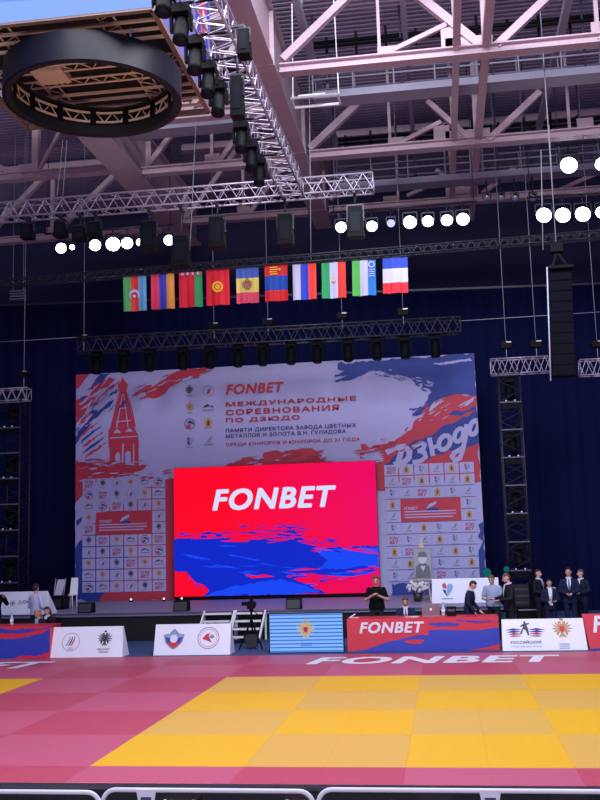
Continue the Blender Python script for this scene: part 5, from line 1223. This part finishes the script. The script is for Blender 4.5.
    for (i, j) in kf:
        j2 = (j+1) % n
        mb.f += [[idx[i, j], idx[i+1, j], idx[i+1, j2], idx[i, j2]], [idx[i, j, 1], idx[i, j2, 1], idx[i+1, j2, 1], idx[i+1, j, 1]]]; mb.fm += [0, 0]; mb.sm += [True, True]
        for (ni, nj, e0, e1) in ((i+1, j, (i+1, j), (i+1, j2)), (i-1, j, (i, j2), (i, j)), (i, (j+1) % n, (i+1, j2), (i, j2)), (i, (j-1) % n, (i, j), (i+1, j))):
            if (ni, nj) not in kf: mb.f.append([idx[e0], idx[e1], idx[e1+(1,)], idx[e0+(1,)]]); mb.fm.append(0); mb.sm.append(True)
    if longhair:
        for a in (-.075, -.045, 0, .045, .075): mb.capsule((a, .06-.5*abs(a)*.6, 1.64), (a*1.25, .075-.3*abs(a), 1.42), .04, .022, 8)
    fin(mb, headtf).build('hair', HAIR[hair], root)
    if beard:
        mb = MB(); mb.sphere((0, -.045, 1.55), (.052, .05, .036), 12, 8); fin(mb, headtf).build('beard', HAIR[hair], root)
    # ---- clothes
    jk = top == 'jacket'; hem = .80 if jk else .9
    if seated: hem = .93
    m_top = SUIT[suit] if jk else shirt
    K = MB(); bx = belly
    K.loft([((0, -.0, hem), .188+bx, .132+bx), ((0, -bx*.5, 1.0), .178+bx, .126+bx), ((0, -bx*.3, 1.1), .168+bx*.8, .12+bx), ((0, 0, 1.27), .195, .135), ((0, .01, 1.38), .195, .115), ((0, .012, 1.435), .15, .088), ((0, .012, 1.47), .075, .07)], 22)
    for (e, w_), s in zip(arms, (-1, 1)):
        sh = V((s*.182, .01, 1.385)); e = V(e); w_ = V(w_)
        if sleeves == 'long': K.capsule(sh, e, .072, .056); K.capsule(e, e.lerp(w_, .93), .056, .043)
        else: K.capsule(sh, sh.lerp(e, .68), .076, .064)
    fin(K); frozen(K, 'jacket' if jk else 'shirt', m_top, root, .014*sc, 2)
    P_ = MB()
    mt = SUIT[suit] if jk else M('trousers_dark', (26, 26, 36), .8)
    P_.loft([(V((0, 0, .80-drop))*sc, .155*sc, .118*sc), (V((0, 0, .9-drop))*sc, .17*sc, .122*sc), (V((0, 0, 1.0-drop))*sc, .155*sc, .112*sc)], 18)
    for hp, kn, an in legs: P_.capsule(hp, kn, .092*sc, .072*sc); P_.capsule(kn, an, .07*sc, .056*sc)
    frozen(P_, 'trousers', mt, root, .016*sc, 2)
    for hp, kn, an in legs:
        mb = MB(); mb.capsule(an+V((0, .03, -.045))*sc, an+V((0, -.15, -.052))*sc, .044*sc, .037*sc); mb.build('shoe', BLACK, root)
    yf = lambda X_, z: -(.135 if z > 1.2 else .126+bx*.6)*math.sqrt(max(0, 1-(X_/.2)**2))-.012+max(0, z-1.3)*.32-.004
    def strip(name, rows, m, off=0):
        mb = MB(); R_ = 7
        for z, xa, xb in rows:
            for j in range(R_): X_ = xa+(xb-xa)*j/(R_-1); mb.v.append(V((X_, yf(X_, z)-off, z)))
        for i in range(len(rows)-1):
            for j in range(R_-1): mb.f.append([i*R_+j, i*R_+j+1, (i+1)*R_+j+1, (i+1)*R_+j]); mb.fm.append(0); mb.sm.append(True)
        n0 = len(mb.v); mb.v += [v+V((0, .012, 0)) for v in mb.v]
        for q in list(mb.f): mb.f.append([i+n0 for i in reversed(q)]); mb.fm.append(0); mb.sm.append(True)
        fin(mb).build(name, m, root, fix=False)
    if jk:
        strip('shirt_front', [(1.48, -.045, .045), (1.42, -.062, .062), (1.34, -.055, .055), (1.25, -.035, .035), (1.14, -.006, .006)], shirt)
        mb = MB(); mb.tube([(.07*math.cos(a), .012+.068*math.sin(a)-.004, 1.485+.012*math.sin(a)) for a in [2*PI*k/18 for k in range(19)]], .017, 8); fin(mb).build('collar', shirt, root)
        for s in (-1, 1): strip('lapel', [(1.45, s*.05, s*.085), (1.36, s*.056, s*.105), (1.28, s*.042, s*.085), (1.14, s*.005, s*.02)], m_top, .006)
    if tie: strip('tie', [(1.455, -.02, .02), (1.43, -.014, .014), (1.25, -.026, .026), (1.15, -.008, .008)], tie, .01)
    if lanyard:
        for s in (-1, 1): strip('lanyard', [(1.45, s*.05, s*.065), (1.25, s*.035, s*.05), (1.02, s*.004, s*.018)], SHIRT_W, .016)
        strip('badge', [(1.02, -.05, .05), (.94, -.05, .05)], WHITE, .02)
    root.location = (x, Y, z0); root.rotation_euler = (0, 0, face)
    # keep the top of the head on its mark when the figure bends
    hp_ = headtf((0, 0, 1.74)); hp_.z -= drop; off = Matrix.Rotation(face, 3, 'Z') @ V((hp_.x, hp_.y, 0))*sc
    root.location = (x-off.x, Y-off.y, z0)
    return root
TIE_D = M('tie_dark', (36, 40, 72), .6); TIE_R = M('tie_violet', (96, 70, 110), .6); TIE_B = M('tie_blue', (70, 96, 170), .6)
R90 = PI/2
person('man in black T-shirt standing with clasped hands behind the left end of the judges table', 375.5, 576, 26.3, 0, (((-.27, -.05, 1.13), (-.06, -.27, 1.27)), ((.28, -.05, 1.13), (.06, -.27, 1.25))), hair='brown', top='tee', shirt=TEEB, sleeves='short', nod=.28, belly=.03)
person('seated man in dark blue suit writing at the judges table', 405, 597, 25.7, 0, (((-.27, -.1, 1.16), (-.1, -.38, 1.06)), ((.28, -.12, 1.15), (.16, -.4, 1.05))), hair='brown', suit='midblue', tie=TIE_R, nod=.25, lean=.12, seated=True)
chair('black chair under the seated man in dark blue suit', at(405, 612, 25.7).x, 25.9)
person('man in dark suit bending his head, leftmost of the three talking behind the judges table', 475, 580.5, 25.75, R90*.85, (((-.26, -.04, 1.14), (-.2, -.2, .9)), ((.26, -.06, 1.13), (.2, -.26, .92))), hair='dark', suit='navy', lean=.16, nod=.42)
person('man in pale blue short-sleeved shirt standing between two men in suits', 490.5, 575, 26.75, -.3, (((-.27, -.05, 1.12), (-.12, -.3, 1.1)), ((.28, -.08, 1.12), (-.0, -.34, 1.12))), hair='brown', top='tee', shirt=SHIRT_B, sleeves='short', nod=.3, turn=-.1, lean=.06, belly=.02)
person('bearded man in dark suit, rightmost of the three talking behind the judges table', 504.5, 573.5, 25.9, -R90*.8, (((-.26, -.08, 1.14), (-.16, -.34, 1.12)), ((.26, -.06, 1.13), (.16, -.34, 1.1))), hair='brown', suit='black', lean=.04, nod=.3, beard=True)
person('man in black suit in profile, leftmost of the group by the navy curtain', 538, 569.5, 29.2, .95, (((-.26, .0, 1.14), (-.18, -.22, 1.08)), ((.27, -.08, 1.16), (.14, -.34, 1.22))), hair='dark', suit='black', tie=TIE_D)
person('shorter person in dark jacket with white lanyard between the men by the curtain', 549, 579.5, 28.0, 0, (((-.26, .0, 1.12), (-.08, -.22, 1.06)), ((.26, .0, 1.12), (.14, -.24, 1.08))), hair='dark', suit='navy', lanyard=True, tie=None)
person('young man in navy suit with pale tie facing us by the curtain', 568, 568, 28.6, -.15, (((-.26, .0, 1.14), (-.06, -.22, 1.05)), ((.26, .0, 1.14), (.05, -.22, 1.06))), hair='dark', suit='navy', tie=TIE_B, turn=-.1)
person('young man in dark suit turned to the left, rightmost of the group by the curtain', 580, 569.5, 29.3, -.75, (((-.26, -.04, 1.14), (-.08, -.26, 1.1)), ((.26, .0, 1.14), (.1, -.26, 1.08))), hair='brown', suit='dark', turn=-.4)
person('man in white shirt standing before the white board at far left', 36, 584, 26.6, 2.7, (((-.27, .0, 1.12), (-.2, -.2, 1.0)), ((.27, .0, 1.12), (.14, -.26, 1.05))), hair='dark', top='tee', shirt=LAV, turn=.3)
person('seated fair-haired woman in black jacket at the left table', 36.5, 609.5, 25.0, 0, (((-.27, -.1, 1.14), (-.12, -.34, 1.06)), ((.26, -.1, 1.14), (.1, -.34, 1.06))), hair='fair', suit='black', seated=True, longhair=True, nod=.4, lean=.12, shirt=SHIRT_B)
person('seated dark-haired woman in black jacket at the right end of the left table', 46.5, 607, 25.6, -.15, (((-.26, -.08, 1.14), (-.12, -.32, 1.06)), ((.27, -.08, 1.14), (.12, -.32, 1.05))), hair='dark', suit='black', seated=True, longhair=True, nod=.2, lean=.06)
chair('black chair under the fair-haired woman', at(36.5, 620, 25.0).x-.05, 25.2, None); chair('black chair under the dark-haired woman', at(46.5, 620, 25.6).x+.05, 25.8, None)
person('person in black at the left edge with a raised hand, mostly out of view', -5, 583, 26.0, .6, (((-.27, .0, 1.12), (-.24, -.1, .95)), ((.3, -.1, 1.2), (.2, -.3, 1.38))), hair='dark', top='tee', shirt=TEEB, turn=.3)

# ================================================================== barriers nearest the camera
BYF = 6.5
def barrier(label, pa, pb, py):
    a, b = at(pa, py, BYF), at(pb, py, BYF); z1 = (a.z+b.z)/2; r = .09; z0 = .06
    t = thing('crowd_barrier', label, 'barrier', ((a.x+b.x)/2, BYF, -.04)); pts = []
    for cx, cz, a0 in ((b.x-r, z1-r, 0), (a.x+r, z1-r, PI/2), (a.x+r, z0+r, PI), (b.x-r, z0+r, 1.5*PI)):
        for k in range(7): an = a0+PI/2*k/6; pts.append((cx+r*math.cos(an), BYF, cz+r*math.sin(an)))
    pts.append(pts[0]); mb = MB(); mb.tube(pts, .0155, 10); mb.build('frame', WHITEP, t)
    n_ = max(2, int((b.x-a.x)/.42))
    for i in range(1, n_): x = a.x+(b.x-a.x)*i/n_; mb = MB(); mb.tube([(x, BYF, z0), (x, BYF, z1-.06)], .006, 6); mb.build('upright', M('dull_bar', (120, 120, 135), .5), t)
    for x in (a.x+.25, b.x-.25): mb = MB(); mb.bar((x, BYF-.28, -.02), (x, BYF+.28, -.02), .05, .03); mb.bar((x, BYF, -.02), (x, BYF, z0+.02), .04, .04); mb.build('foot', WHITEP, t)
    return t
def plate(t, px, py):
    p = at(px, py, BYF); mb = MB(); w_ = .068
    mb.prism([p+V((-w_, -.02, .025)), p+V((w_, -.02, .025)), p+V((w_*.75, -.02, -.07)), p+V((-w_*.75, -.02, -.07))], (0, .012, 0)); o = mb.build('number_plate', WHITEP, t)
    mb = MB(); mb.box(p+V((0, -.026, -.04)), (w_*1.0, .01, .04)); mb.build('plate_inset', M('plate_grey', (70, 76, 110), .5), o)
barrier('white tubular barrier cut off by the bottom left corner', -120, 100, 791.5)
b = barrier('white tubular barrier second from the left along the bottom edge', 102.5, 313, 790.5); plate(b, 147, 793)
b = barrier('white tubular barrier at the bottom right edge', 318, 700, 791); plate(b, 490, 793.5)
for px, py, lab in ((180, 798, 'black case with red strip behind the second barrier, left one'), (302, 798, 'black case with red strip at the gap between two barriers'), (434, 799, 'black case with red strip behind the right barrier, beside the plate'), (571, 800, 'black case with red strip near the bottom right corner')):
    p = atz(px, py+1, .16); t = thing('equipment_case', lab, 'case', (p.x, p.y, -.04))
    mb = MB(); mb.box((p.x, p.y+.1, .06), (.36, .24, .2)); mb.build('body', BLACK, t); mb = MB(); mb.box((p.x, p.y-.022, .145), (.18, .012, .014)); mb.build('strip', M('strip_red', (230, 90, 90), .5), t)
    for s in (-1, 1): mb = MB(); mb.box((p.x+s*.15, p.y-.02, .13), (.03, .02, .05)); mb.build('latch', WHITEP, t)
